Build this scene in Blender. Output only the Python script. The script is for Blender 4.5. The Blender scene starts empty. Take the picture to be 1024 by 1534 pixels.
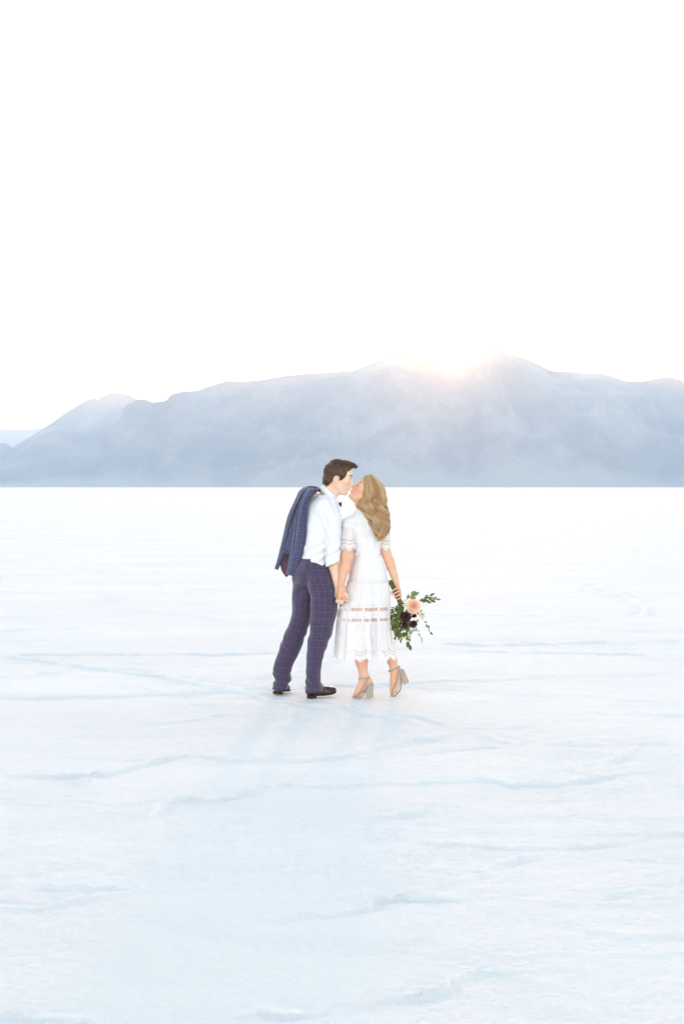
import bpy, math, random
import numpy as np
from mathutils import Vector, Matrix

random.seed(7); RNG = np.random.default_rng(11)
R = math.radians
scene = bpy.context.scene
COL = scene.collection

# ------------------------------------------------------------------ camera
CAM_H = 1.58
FPX = 2130.0                      # focal length in photo pixels (50 mm on a 36 mm tall frame)
TILT = math.atan(37.5 / FPX)
cam_d = bpy.data.cameras.new('camera')
cam = bpy.data.objects.new('camera', cam_d); COL.objects.link(cam)
cam.location = (0, 0, CAM_H); cam.rotation_euler = (R(90) - TILT, 0, 0)
cam_d.sensor_fit = 'VERTICAL'; cam_d.sensor_height = 36.0; cam_d.lens = FPX * 36 / 1534
cam_d.clip_start = 0.1; cam_d.clip_end = 90000
scene.camera = cam

# ------------------------------------------------------------------ sky
SUN_AZ = math.atan((676 - 512) / FPX)          # to the right of the view axis (+Y)
SUN_EL = math.atan((729.5 - 545) / FPX)
world = bpy.data.worlds.new('World'); scene.world = world
world.use_nodes = True
nt = world.node_tree; nt.nodes.clear()
sky = nt.nodes.new('ShaderNodeTexSky'); sky.sky_type = 'NISHITA'; sky.sun_disc = False
sky.sun_elevation = SUN_EL; sky.sun_rotation = SUN_AZ
sky.altitude = 1200; sky.air_density = 1.0; sky.dust_density = 0.25; sky.ozone_density = 1.0
bg = nt.nodes.new('ShaderNodeBackground'); bg.inputs['Strength'].default_value = 0.15
outw = nt.nodes.new('ShaderNodeOutputWorld')
nt.links.new(sky.outputs[0], bg.inputs['Color']); nt.links.new(bg.outputs[0], outw.inputs['Surface'])
world.cycles.sampling_method = 'MANUAL'; world.cycles.sample_map_resolution = 1024

# ------------------------------------------------------------------ sun
sun_d = bpy.data.lights.new('sun', 'SUN'); sun_d.energy = 1.0; sun_d.angle = R(3.4); sun_d.color = (1.0, 0.50, 0.20)
sun = bpy.data.objects.new('sun', sun_d); COL.objects.link(sun)
sdir = Vector((math.sin(SUN_AZ) * math.cos(SUN_EL), math.cos(SUN_AZ) * math.cos(SUN_EL), math.sin(SUN_EL)))
sun.rotation_euler = sdir.to_track_quat('Z', 'Y').to_euler()

# ------------------------------------------------------------------ exposure
vs = scene.view_settings
vs.view_transform = 'Standard'; vs.look = 'None'; vs.gamma = 1.0; vs.use_curve_mapping = False
vs.exposure = 3.15
vs.use_white_balance = True; vs.white_balance_temperature = 9000; vs.white_balance_tint = 20
cy = scene.cycles
cy.use_denoising = True; cy.max_bounces = 8; cy.volume_bounces = 1; cy.transparent_max_bounces = 24
cy.diffuse_bounces = 4; cy.glossy_bounces = 3; cy.transmission_bounces = 4
cy.sample_clamp_indirect = 6.0

# ------------------------------------------------------------------ helpers
def wpt(px, py, Y):
    """world point on the vertical plane y = Y that the photo shows at (px, py)"""
    u = (px - 512) / FPX; v = -(py - 767) / FPX
    dy = math.cos(TILT) + v * math.sin(TILT); dz = -math.sin(TILT) + v * math.cos(TILT)
    s = Y / dy
    return np.array((u * s, Y, CAM_H + dz * s))

def obj(name, verts, faces, mat=None, parent=None, smooth=True, uv=None, attrs=None):
    me = bpy.data.meshes.new(name)
    if isinstance(verts, np.ndarray) and isinstance(faces, np.ndarray):
        nv, nf, k = len(verts), len(faces), faces.shape[1]
        me.vertices.add(nv); me.vertices.foreach_set('co', np.ascontiguousarray(verts, np.float32).ravel())
        me.loops.add(nf * k); me.loops.foreach_set('vertex_index', np.ascontiguousarray(faces, np.int32).ravel())
        me.polygons.add(nf)
        me.polygons.foreach_set('loop_start', np.arange(0, nf * k, k, dtype=np.int32))
        me.polygons.foreach_set('loop_total', np.full(nf, k, np.int32))
    else:
        me.from_pydata([tuple(map(float, v)) for v in verts], [], [tuple(map(int, f)) for f in faces])
    me.update(calc_edges=True); me.validate()
    if smooth: me.polygons.foreach_set('use_smooth', np.ones(len(me.polygons), bool))
    if uv is not None:
        a = me.attributes.new('uvw', 'FLOAT_VECTOR', 'POINT')
        uv3 = np.zeros((len(me.vertices), 3), np.float32); uv3[:, :uv.shape[1]] = uv
        a.data.foreach_set('vector', uv3.ravel())
    for k, v in (attrs or {}).items():
        a = me.attributes.new(k, 'FLOAT', 'POINT'); a.data.foreach_set('value', np.asarray(v, np.float32))
    o = bpy.data.objects.new(name, me); COL.objects.link(o)
    if mat: me.materials.append(mat)
    if parent: o.parent = parent
    return o

def tag(o, label=None, cat=None, group=None, kind=None):
    if label: o['label'] = label
    if cat: o['category'] = cat
    if group: o['group'] = group
    if kind: o['kind'] = kind
    return o

def _h(ix, iy, iz, seed):
    n = (ix.astype(np.int64) * 374761393 + iy.astype(np.int64) * 668265263 + iz.astype(np.int64) * 2147483647 + seed * 1274126177) & 0xffffffff
    n = ((n ^ (n >> 13)) * 1274126177) & 0xffffffff
    n = (n ^ (n >> 16)) & 0xffffffff
    return n / 4294967295.0

def noise(x, y, z=None, seed=0):
    """value noise in -1..1"""
    x = np.asarray(x, float); y = np.asarray(y, float)
    z = np.zeros_like(x) if z is None else np.asarray(z, float)
    x, y, z = np.broadcast_arrays(x, y, z)
    ix, iy, iz = np.floor(x), np.floor(y), np.floor(z)
    fx, fy, fz = x - ix, y - iy, z - iz
    fx = fx * fx * (3 - 2 * fx); fy = fy * fy * (3 - 2 * fy); fz = fz * fz * (3 - 2 * fz)
    ix, iy, iz = ix.astype(np.int64), iy.astype(np.int64), iz.astype(np.int64)
    r = 0
    for dx in (0, 1):
        for dy in (0, 1):
            for dz in (0, 1):
                w = (fx if dx else 1 - fx) * (fy if dy else 1 - fy) * (fz if dz else 1 - fz)
                r = r + w * _h(ix + dx, iy + dy, iz + dz, seed)
    return r * 2 - 1

def fbm(x, y, z=None, oct=4, seed=0, gain=0.5, ridged=False):
    s, a, f, t = 0, 1.0, 1.0, 0
    for i in range(oct):
        n = noise(np.asarray(x) * f, np.asarray(y) * f, None if z is None else np.asarray(z) * f, seed + i * 17)
        if ridged: n = 1 - 2 * np.abs(n)
        s = s + a * n; t += a; a *= gain; f *= 2.03
    return s / t

def grid_faces(nr, nc, close=False):
    i = np.arange(nr - 1)[:, None]; j = np.arange(nc if close else nc - 1)[None]
    j2 = (j + 1) % nc
    a = i * nc + j; b = i * nc + j2; c = (i + 1) * nc + j2; d = (i + 1) * nc + j
    return np.stack([a, b, c, d], -1).reshape(-1, 4)

# ------------------------------------------------------------------ materials
class NM:
    """small node-tree writer"""
    def __init__(s, name):
        s.m = bpy.data.materials.new(name); s.m.use_nodes = True
        s.t = s.m.node_tree; s.b = s.t.nodes['Principled BSDF']; s.out = s.t.nodes['Material Output']
    def n(s, typ, **kw):
        nd = s.t.nodes.new('ShaderNode' + typ)
        for k, v in kw.items():
            if k.startswith('i_'): s.set(nd, k[2:].replace('_', ' '), v)
            elif isinstance(v, (bpy.types.NodeSocket,)): s.t.links.new(v, nd.inputs[k])
            else: setattr(nd, k, v)
        return nd
    def set(s, nd, key, v):
        sk = nd.inputs[int(key)] if str(key).isdigit() else nd.inputs[key]
        if isinstance(v, bpy.types.NodeSocket): s.t.links.new(v, sk)
        else: sk.default_value = v
    def math(s, op, a, b=None, c=None):
        nd = s.t.nodes.new('ShaderNodeMath'); nd.operation = op
        for i, v in enumerate((a, b, c)):
            if v is not None: s.set(nd, i, v)
        return nd.outputs[0]
    def mix(s, f, a, b):
        nd = s.t.nodes.new('ShaderNodeMix'); nd.data_type = 'RGBA'
        for k, v in ((0, f), (6, a), (7, b)):
            s.set(nd, k, (tuple(v) + (1,)) if isinstance(v, tuple) and len(v) == 3 else v)
        return nd.outputs[2]
    def coord(s, name='Object'): return s.t.nodes.new('ShaderNodeTexCoord').outputs[name]
    def attr(s, name, out='Fac'):
        nd = s.t.nodes.new('ShaderNodeAttribute'); nd.attribute_name = name; return nd.outputs[out]
    def scale(s, vec, sc):
        nd = s.t.nodes.new('ShaderNodeMapping'); s.set(nd, 'Vector', vec); nd.inputs['Scale'].default_value = sc; return nd.outputs[0]
    def noise(s, vec, sc, det=4, rough=0.5):
        nd = s.t.nodes.new('ShaderNodeTexNoise'); s.set(nd, 'Vector', vec); nd.inputs['Scale'].default_value = sc
        nd.inputs['Detail'].default_value = det; nd.inputs['Roughness'].default_value = rough; return nd.outputs['Fac']
    def ramp(s, f, p0, p1):
        nd = s.t.nodes.new('ShaderNodeMapRange'); s.set(nd, 'Value', f); nd.inputs['From Min'].default_value = p0; nd.inputs['From Max'].default_value = p1
        return nd.outputs[0]
    def bump(s, h, strength=0.5, dist=0.01, normal=None):
        nd = s.t.nodes.new('ShaderNodeBump'); s.set(nd, 'Height', h); nd.inputs['Strength'].default_value = strength
        nd.inputs['Distance'].default_value = dist
        if normal is not None: s.set(nd, 'Normal', normal)
        s.t.links.new(nd.outputs[0], s.b.inputs['Normal']); return nd.outputs[0]
    def p(s, **kw):
        for k, v in kw.items():
            k = k.replace('_', ' ')
            if isinstance(v, tuple) and len(v) == 3 and k != 'Subsurface Radius': v = v + (1,)
            s.set(s.b, k, v)
        return s

def simple(name, col, rough=0.6, spec=0.3, var=0.0, vscale=60, sss=0.0, **kw):
    m = NM(name); c = m.coord()
    if var:
        f = m.noise(c, vscale, 3)
        m.p(Base_Color=m.mix(m.ramp(f, 0.3, 0.7), tuple(x * (1 - var) for x in col), tuple(min(1, x * (1 + var)) for x in col)))
    else: m.p(Base_Color=col)
    m.p(Roughness=rough, Specular_IOR_Level=spec)
    if sss: m.p(Subsurface_Weight=sss, Subsurface_Radius=(0.012, 0.005, 0.003), Subsurface_Scale=1.0)
    m.p(**kw)
    return m.m

# ------------------------------------------------------------------ salt flat
def worley_edge(x, y, seed):
    """distance to the nearest cell border (in cells) and an id of that border"""
    ix, iy = np.floor(x), np.floor(y)
    best = np.full(x.shape, 1e9); bx = np.zeros_like(x); by = np.zeros_like(x); bid = np.zeros_like(x)
    pts = []
    for dx in (-2, -1, 0, 1, 2):
        for dy in (-2, -1, 0, 1, 2):
            cx, cyy = (ix + dx).astype(np.int64), (iy + dy).astype(np.int64)
            o = np.zeros_like(cx)
            px = cx + 0.5 + 0.9 * (_h(cx, cyy, o, seed) - 0.5); py = cyy + 0.5 + 0.9 * (_h(cx, cyy, o, seed + 5) - 0.5)
            d = (px - x) ** 2 + (py - y) ** 2
            pts.append((px, py, _h(cx, cyy, o, seed + 9)))
            m = d < best
            best = np.where(m, d, best); bx = np.where(m, px, bx); by = np.where(m, py, by); bid = np.where(m, pts[-1][2], bid)
    e = np.full(x.shape, 1e9); eid = np.zeros_like(x)
    for px, py, i in pts:
        vx, vy = px - bx, py - by; L = np.sqrt(vx * vx + vy * vy)
        d = np.where(L > 1e-6, ((bx + px) / 2 - x) * vx / np.maximum(L, 1e-9) + ((by + py) / 2 - y) * vy / np.maximum(L, 1e-9), 1e9)
        m = d < e
        e = np.where(m, d, e); eid = np.where(m, i + bid, eid)
    return e, eid, bid

def smooth_line(g, n=5):
    g = np.array(g); out = []
    P = np.vstack([2 * g[0] - g[1], g, 2 * g[-1] - g[-2]])
    for i in range(1, len(P) - 2):
        for k in range(n):
            t = k / n
            out.append(0.5 * ((2 * P[i]) + (-P[i - 1] + P[i + 1]) * t + (2 * P[i - 1] - 5 * P[i] + 4 * P[i + 1] - P[i + 2]) * t * t + (-P[i - 1] + 3 * P[i] - 3 * P[i + 1] + P[i + 2]) * t ** 3))
    out.append(P[-2]); return [tuple(q) for q in out]

# rows: one per 1.5 px of the photograph near the camera, stretching to the horizon
pys = np.concatenate([np.arange(1600, 1100, -1.3), np.arange(1100, 800, -0.9), np.arange(800, 735, -0.8)])
ys = CAM_H / ((pys - 729.5) / FPX)
ys = np.concatenate([[-4000, -300, -30, -4, 1.5, 2.8], ys, np.geomspace(ys[-1] * 1.05, 32000, 40)])
tt = np.linspace(-1, 1, 561)
outer = np.array([1.25, 1.7, 2.6, 5, 12])
rows = []
for y in ys:
    w = max(abs(y), 3.0) * 0.27 + 0.25
    inner = tt * w
    far = w + (36000 - w) * (np.array([0.0006, 0.004, 0.03, 0.2, 1.0]))
    rows.append(np.concatenate([-far[::-1], inner, far]))
GX = np.array(rows); GY = np.repeat(ys[:, None], GX.shape[1], 1)
nr, nc = GX.shape
near = (GY > 2.5) & (GY < 260) & (np.abs(GX) < GY * 0.28 + 0.3)
x, y = GX[near], GY[near]
wx = x + 0.35 * fbm(x * 0.8, y * 0.8, seed=3) + 0.10 * fbm(x * 3.5, y * 3.5, seed=8)
wy = y + 0.35 * fbm(x * 0.8, y * 0.8, seed=4) + 0.10 * fbm(x * 3.5, y * 3.5, seed=9)
z = np.zeros_like(x); ridge = np.zeros_like(x); ridge_shade = np.zeros_like(x)
for (cw, ch, wid, hgt, sd) in ((3.7, 1.75, 0.034, 0.020, 21), (1.7, 0.75, 0.024, 0.010, 33)):
    e, eid, bid = worley_edge(wx / cw, wy / ch, sd)
    e = e * min(cw, ch)
    amp = np.clip(fbm(x * 0.45 + 9, y * 0.7, seed=sd + 1) * 1.6 + 0.9, 0.05, 1.3) * (0.35 + 0.65 * ((eid * 7.3) % 1.0))
    brk = 0.65 + 0.35 * fbm(x * 9, y * 9, seed=sd + 2)
    wv = wid * (0.7 + 0.5 * noise(x * 2.2, y * 2.2, seed=sd + 3))
    z += hgt * amp * brk * np.exp(-(e / wv) ** 2)
    ridge = np.maximum(ridge, amp * brk * np.exp(-(e / wv) ** 2) * (1.0 if hgt > 0.01 else 0.5)); ridge_shade = np.maximum(ridge_shade, amp * np.exp(-((e - 2.0 * wv) / (1.6 * wv)) ** 2) * (0.7 if hgt > 0.01 else 0.25))
    z += hgt * 0.5 * (bid - 0.5) * np.clip(e / 0.3, 0, 1) * 0.5      # plates sit a little high or low
fade = np.clip((220 - y) / 160, 0, 1)
# the long pressure ridges that cross the foreground (polylines on the ground plane, in metres)
RIDGES = [(1.0, [(-40, 1158), (60, 1162), (120, 1166), (180, 1155), (250, 1138), (310, 1135), (370, 1138), (470, 1137), (512, 1132), (580, 1117), (650, 1108), (700, 1100)]),
          (1.1, [(-30, 1216), (60, 1209), (110, 1200), (180, 1205), (250, 1203), (330, 1198), (380, 1191), (420, 1180), (512, 1177), (600, 1174), (700, 1169), (740, 1172), (790, 1178), (840, 1175), (900, 1167), (960, 1158), (1070, 1159)]),
          (0.5, [(250, 1203), (235, 1214), (222, 1226)]), (0.6, [(120, 1166), (135, 1176), (140, 1184)]),
          (0.9, [(38, 1333), (100, 1337), (180, 1339), (260, 1337), (350, 1335)]), (0.6, [(-20, 1320), (40, 1312), (95, 1294)]),
          (0.9, [(365, 1372), (430, 1375), (500, 1368), (545, 1358), (570, 1346), (640, 1348), (725, 1347)]),
          (1.0, [(630, 1264), (700, 1270), (780, 1269), (880, 1266), (960, 1255), (1060, 1244)]), (0.7, [(745, 1298), (765, 1293), (800, 1284)]),
          (0.6, [(745, 1298), (738, 1310), (750, 1322)]), (0.8, [(890, 1340), (960, 1339), (1060, 1340)]),
          (1.2, [(330, 1530), (420, 1511), (480, 1507), (600, 1500), (650, 1494), (700, 1470), (735, 1458), (860, 1458)]), (1.0, [(-30, 1526), (60, 1528), (130, 1526), (190, 1536)]),
          (0.6, [(890, 1400), (950, 1408), (1040, 1406)]), (0.7, [(880, 1069), (960, 1070), (1060, 1071)]), (0.7, [(800, 1118), (900, 1117), (1060, 1117)]),
          (0.6, [(905, 1146), (920, 1138), (955, 1124)]), (0.8, [(640, 963), (760, 966), (900, 963), (1060, 960)]), (0.7, [(-30, 1013), (60, 1010), (120, 1003), (220, 1005)]),
          (0.7, [(-20, 946), (60, 942), (130, 943)]), (0.7, [(200, 1030), (330, 1044), (400, 1040)]), (0.7, [(580, 1078), (620, 1071), (660, 1086), (700, 1092), (800, 1090)]),
          (0.6, [(100, 1088), (230, 1084), (250, 1081), (300, 1076), (320, 1070)]), (0.6, [(560, 1225), (620, 1220), (650, 1214)]), (0.5, [(540, 1230), (540, 1246)])]
hy = np.maximum(729.5 + CAM_H * FPX / np.maximum(y, 0.5), 0)        # how far down the photo this stretch of ground lies
jx = x + 0.06 * fbm(x * 2.0, y * 2.0, seed=81) + 0.030 * fbm(x * 9, y * 9, seed=82); jy = y + 0.09 * fbm(x * 2.2, y * 2.2, seed=83) + 0.055 * fbm(x * 8, y * 8, seed=84)
for ri, (st, pl) in enumerate(RIDGES):
    g = []
    for a, b in pl:
        Yg = CAM_H / ((b - 729.5) / FPX); g.append((((a - 512) / FPX) * Yg, Yg))
    g = smooth_line(g) ; ylo, yhi = min(q[1] for q in g) - 0.5, max(q[1] for q in g) + 0.5
    w = np.where((y > ylo) & (y < yhi))[0]; d2 = np.full(len(w), 1e9); sg = np.zeros(len(w)); tt_ = np.zeros(len(w))
    for si, ((x0, y0), (x1, y1)) in enumerate(zip(g[:-1], g[1:])):
        ex, ey = x1 - x0, y1 - y0; q = np.clip(((jx[w] - x0) * ex + (jy[w] - y0) * ey) / (ex * ex + ey * ey), 0, 1)
        dx_, dy_ = jx[w] - x0 - q * ex, jy[w] - y0 - q * ey; dd = dx_ * dx_ + dy_ * dy_; mm = dd < d2
        d2 = np.where(mm, dd, d2); sg = np.where(mm, np.sign(dx_ * -ey + dy_ * ex) * np.sign(ex + 1e-9), sg); tt_ = np.where(mm, (si + q) / (len(g) - 1), tt_)
    d = np.sqrt(d2); sc_ = np.clip(y[w] / 7.0, 0.8, 2.0)
    tap = np.clip(np.minimum(tt_, 1 - tt_) * 9, 0.15, 1) * np.clip(0.62 + 0.75 * fbm(x[w] * 3.1, y[w] * 3.1, oct=3, seed=90 + ri), 0.12, 1.2) * st
    ww = np.where(sg > 0, 0.030, 0.015) * sc_ * (0.75 + 0.5 * noise(x[w] * 5, y[w] * 5, seed=130 + ri))          # long back slope, sharp broken edge towards the camera
    lip = np.exp(-(d / ww) ** 2)
    z[w] += 0.021 * sc_ * tap * lip * (0.75 + 0.45 * fbm(x[w] * 22, y[w] * 22, oct=2, seed=150)); z[w] -= 0.006 * tap * np.exp(-((d - 0.06 * sc_) / (0.03 * sc_)) ** 2) * (sg < 0)
    ridge[w] = np.maximum(ridge[w], tap * np.exp(-(d / (ww * 0.8)) ** 2)); ridge_shade[w] = np.maximum(ridge_shade[w], tap * 0.9 * np.exp(-((d - 0.055 * sc_) / (0.045 * sc_)) ** 2) * (sg < 0))
z += 0.009 * fbm(x * 1.3, y * 2.0, seed=51) + 0.0055 * fbm(x * 7, y * 9, oct=3, seed=55) + 0.0032 * fbm(x * 38, y * 38, oct=2, seed=58)
rough_patch = np.clip(fbm(x * 0.5 + 3, y * 0.5, seed=71) * 2.0, 0, 1)
z += rough_patch * 0.008 * np.clip(fbm(x * 16, y * 16, oct=3, seed=75, ridged=True), -0.2, 1)
# the crust is trodden flat where the couple stands
flat = np.exp(-(((x - 0.0) / 0.9) ** 2 + ((y - 10.68) / 0.45) ** 2) ** 2)
z = z * fade * (1 - 0.9 * flat)
GZ = np.zeros_like(GX); GZ[near] = z
RG_ = np.zeros_like(GX); RG_[near] = np.clip(ridge * fade, 0, 1); SHD_ = np.zeros_like(GX); SHD_[near] = np.clip(ridge_shade * fade, 0, 1)

m = NM('salt_crust')
c = m.coord()
big = m.noise(m.scale(c, (0.25, 0.6, 1)), 1.0, 5)
mid = m.noise(m.scale(c, (1.0, 2.0, 1)), 1.6, 6, 0.6)
fine = m.noise(c, 55, 5, 0.7)
colr = m.mix(m.ramp(big, 0.35, 0.65), (0.735, 0.685, 0.665), (0.775, 0.725, 0.705))
colr = m.mix(m.math('MULTIPLY', m.ramp(mid, 0.45, 0.75), 0.5), colr, (0.69, 0.65, 0.64))
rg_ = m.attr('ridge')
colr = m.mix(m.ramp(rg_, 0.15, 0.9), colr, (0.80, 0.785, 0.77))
colr = m.mix(m.math('MULTIPLY', m.attr('ridge_shade'), m.ramp(mid, 0.2, 0.6)), colr, (0.62, 0.62, 0.635))  # blue-grey shade at the foot of the ridges, painted into the salt colour
m.p(Base_Color=colr, Roughness=0.9, Specular_IOR_Level=0.12)
hgt = m.math('ADD', m.math('MULTIPLY', fine, 0.25), m.math('MULTIPLY', m.noise(c, 9, 6, 0.65), 0.75))
m.bump(hgt, 0.9, 0.028)
SALT = m.m
ground = obj('salt_flat', np.stack([GX, GY, GZ], -1).reshape(-1, 3), grid_faces(nr, nc), SALT, attrs={'ridge': RG_.ravel(), 'ridge_shade': SHD_.ravel()})
tag(ground, 'white salt flat with thin raised pressure ridges', kind='structure')

# ------------------------------------------------------------------ mountains
def mountain(name, label, sky_pts, Yridge, Yfoot, mat, seed, rough=1.0, span=(-500, 1600), foot_pts=None, nu=640, nv=90):
    pu = np.linspace(span[0], span[1], nu)
    sp = np.array(sky_pts, float)
    py = np.interp(pu, sp[:, 0], sp[:, 1])
    X = (pu - 512) / FPX * Yridge
    H = (729.5 - py) / FPX * Yridge
    H = H + rough * H * 0.010 * fbm(X / 90, X * 0 + seed, oct=4, seed=seed)
    v = np.linspace(0, 1.35, nv)[:, None]
    vv = np.clip(v, 0, 1)
    depth = Yfoot + (Yridge - Yfoot) * v
    Xg = np.broadcast_to(X[None] * (0.86 + 0.14 * v), (nv, nu)); Yg = np.broadcast_to(depth, (nv, nu))
    Yg = Yg + 500 * fbm(Xg / 1500, Xg * 0, seed=seed + 40, oct=3) * (1 - vv)
    # concave fan at the foot, steep below the crest
    prof = vv ** 1.55 * (1 - 0.12 * np.sin(np.pi * vv))
    back = np.where(v > 1, 1 - (v - 1) / 0.35, 1.0)
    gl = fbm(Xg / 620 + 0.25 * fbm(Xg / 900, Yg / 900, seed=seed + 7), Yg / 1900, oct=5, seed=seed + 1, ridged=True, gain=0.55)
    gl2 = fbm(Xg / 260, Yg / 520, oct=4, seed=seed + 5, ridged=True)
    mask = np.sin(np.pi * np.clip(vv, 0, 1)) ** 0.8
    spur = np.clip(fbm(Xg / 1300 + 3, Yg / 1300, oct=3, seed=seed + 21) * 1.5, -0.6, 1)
    Z = H[None] * (prof * back) + mask * H[None] * (0.24 * gl + 0.10 * gl2 + 0.24 * spur) * rough
    # nothing on the near slopes may rise over the skyline seen from the flat
    lim = (H[None] * np.clip(Yg / Yridge, 0, 1)) * (0.30 + 0.685 * vv ** 0.7)
    Z = np.where(v < 0.97, np.minimum(Z, lim), Z)
    Z = np.maximum(Z, -6 + 0 * Z); Z[0] = -20; Z[-1] = -20
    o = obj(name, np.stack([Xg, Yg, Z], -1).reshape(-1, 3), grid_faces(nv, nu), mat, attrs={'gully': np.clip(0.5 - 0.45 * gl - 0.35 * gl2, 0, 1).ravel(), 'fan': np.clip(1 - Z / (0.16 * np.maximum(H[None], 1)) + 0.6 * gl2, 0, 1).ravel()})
    tag(o, label, kind='structure'); return o

def rock(name, c1, c2):
    m = NM(name); c = m.coord()
    a = m.noise(c, 0.004, 8, 0.6); b = m.noise(c, 0.03, 6, 0.6)
    col = m.mix(m.ramp(a, 0.4, 0.62), c1, c2)
    col = m.mix(m.math('MULTIPLY', m.ramp(b, 0.4, 0.7), 0.4), col, (0.07, 0.075, 0.055))
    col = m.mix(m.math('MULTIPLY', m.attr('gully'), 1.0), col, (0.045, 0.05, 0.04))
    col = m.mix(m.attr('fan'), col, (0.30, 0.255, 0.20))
    m.p(Base_Color=col, Roughness=0.95, Specular_IOR_Level=0.1)
    m.bump(b, 0.8, 14.0)
    return m.m
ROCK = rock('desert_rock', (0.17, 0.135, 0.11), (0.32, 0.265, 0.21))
MAIN = [(-500, 700), (-250, 672), (-60, 668), (0, 663), (10, 664), (22, 672), (45, 660), (70, 648), (90, 644), (140, 645), (165, 640), (180, 628), (188, 608),
        (205, 598), (218, 597), (228, 602), (240, 601), (250, 598), (256, 590), (275, 586), (297, 585), (312, 578), (330, 573), (343, 570), (360, 571),
        (390, 568), (425, 562), (460, 559), (500, 557), (530, 555), (560, 543), (585, 535), (601, 530), (615, 536), (625, 536), (638, 532), (650, 540),
        (662, 552), (676, 557), (690, 552), (704, 531), (718, 521), (730, 519), (745, 524), (760, 530), (790, 540), (810, 550), (828, 558), (850, 557),
        (870, 560), (900, 561), (920, 565), (940, 571), (960, 570), (985, 564), (1000, 563), (1024, 571), (1100, 585), (1250, 560), (1400, 620), (1600, 690)]
SECOND = [(-500, 720), (-100, 715), (0, 690), (20, 668), (50, 650), (80, 630), (100, 615), (120, 602), (137, 594), (148, 595), (155, 589), (168, 587), (183, 587), (205, 595),
          (240, 610), (320, 640), (500, 650), (900, 640), (1024, 600), (1300, 640), (1600, 700)]
FAR = [(-500, 652), (-200, 640), (0, 641), (15, 642), (40, 643), (62, 641), (120, 655), (200, 665), (600, 670), (1024, 650), (1600, 660)]
LOW = [(-500, 727), (-200, 725), (0, 724), (120, 726), (250, 726), (280, 722), (298, 708), (312, 703), (330, 712), (355, 724), (420, 725), (560, 726), (600, 722), (640, 719), (700, 725), (790, 724), (840, 706), (880, 694), (910, 699), (965, 716), (1024, 723), (1300, 724), (1600, 727)]
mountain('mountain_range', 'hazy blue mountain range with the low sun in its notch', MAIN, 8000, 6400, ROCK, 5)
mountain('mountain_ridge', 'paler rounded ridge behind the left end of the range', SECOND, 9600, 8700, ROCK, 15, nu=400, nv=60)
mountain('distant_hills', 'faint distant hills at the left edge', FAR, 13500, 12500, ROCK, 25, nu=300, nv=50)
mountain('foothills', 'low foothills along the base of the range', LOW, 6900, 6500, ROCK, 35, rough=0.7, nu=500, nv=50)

# ------------------------------------------------------------------ haze
def box(x0, x1, y0, y1, z0, z1):
    v = [(x, y, z) for x in (x0, x1) for y in (y0, y1) for z in (z0, z1)]
    f = [(0, 1, 3, 2), (4, 6, 7, 5), (0, 4, 5, 1), (2, 3, 7, 6), (0, 2, 6, 4), (1, 5, 7, 3)]
    return v, f
hm = bpy.data.materials.new('haze'); hm.use_nodes = True
hn = hm.node_tree; hn.nodes.clear()
ho = hn.nodes.new('ShaderNodeOutputMaterial'); hv = hn.nodes.new('ShaderNodeVolumePrincipled')
hv.inputs['Color'].default_value = (0.56, 0.745, 1.0, 1); hv.inputs['Density'].default_value = 0.92e-4
hv.inputs['Anisotropy'].default_value = 0.42
# the dust in the air throws a narrow warm aureole round the low sun
hd = hn.nodes.new('ShaderNodeVolumePrincipled')
hd.inputs['Color'].default_value = (1.0, 0.78, 0.50, 1); hd.inputs['Density'].default_value = 5.0e-6
hd.inputs['Anisotropy'].default_value = 0.91
ha = hn.nodes.new('ShaderNodeAddShader')
hn.links.new(hv.outputs[0], ha.inputs[0]); hn.links.new(hd.outputs[0], ha.inputs[1]); hn.links.new(ha.outputs[0], ho.inputs['Volume'])
v, f = box(-38000, 38000, -4500, 33000, -30, 1100)
haze = obj('haze', v, f, hm, smooth=False); tag(haze, 'thin bluish evening haze over the salt flat', kind='stuff')

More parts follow.
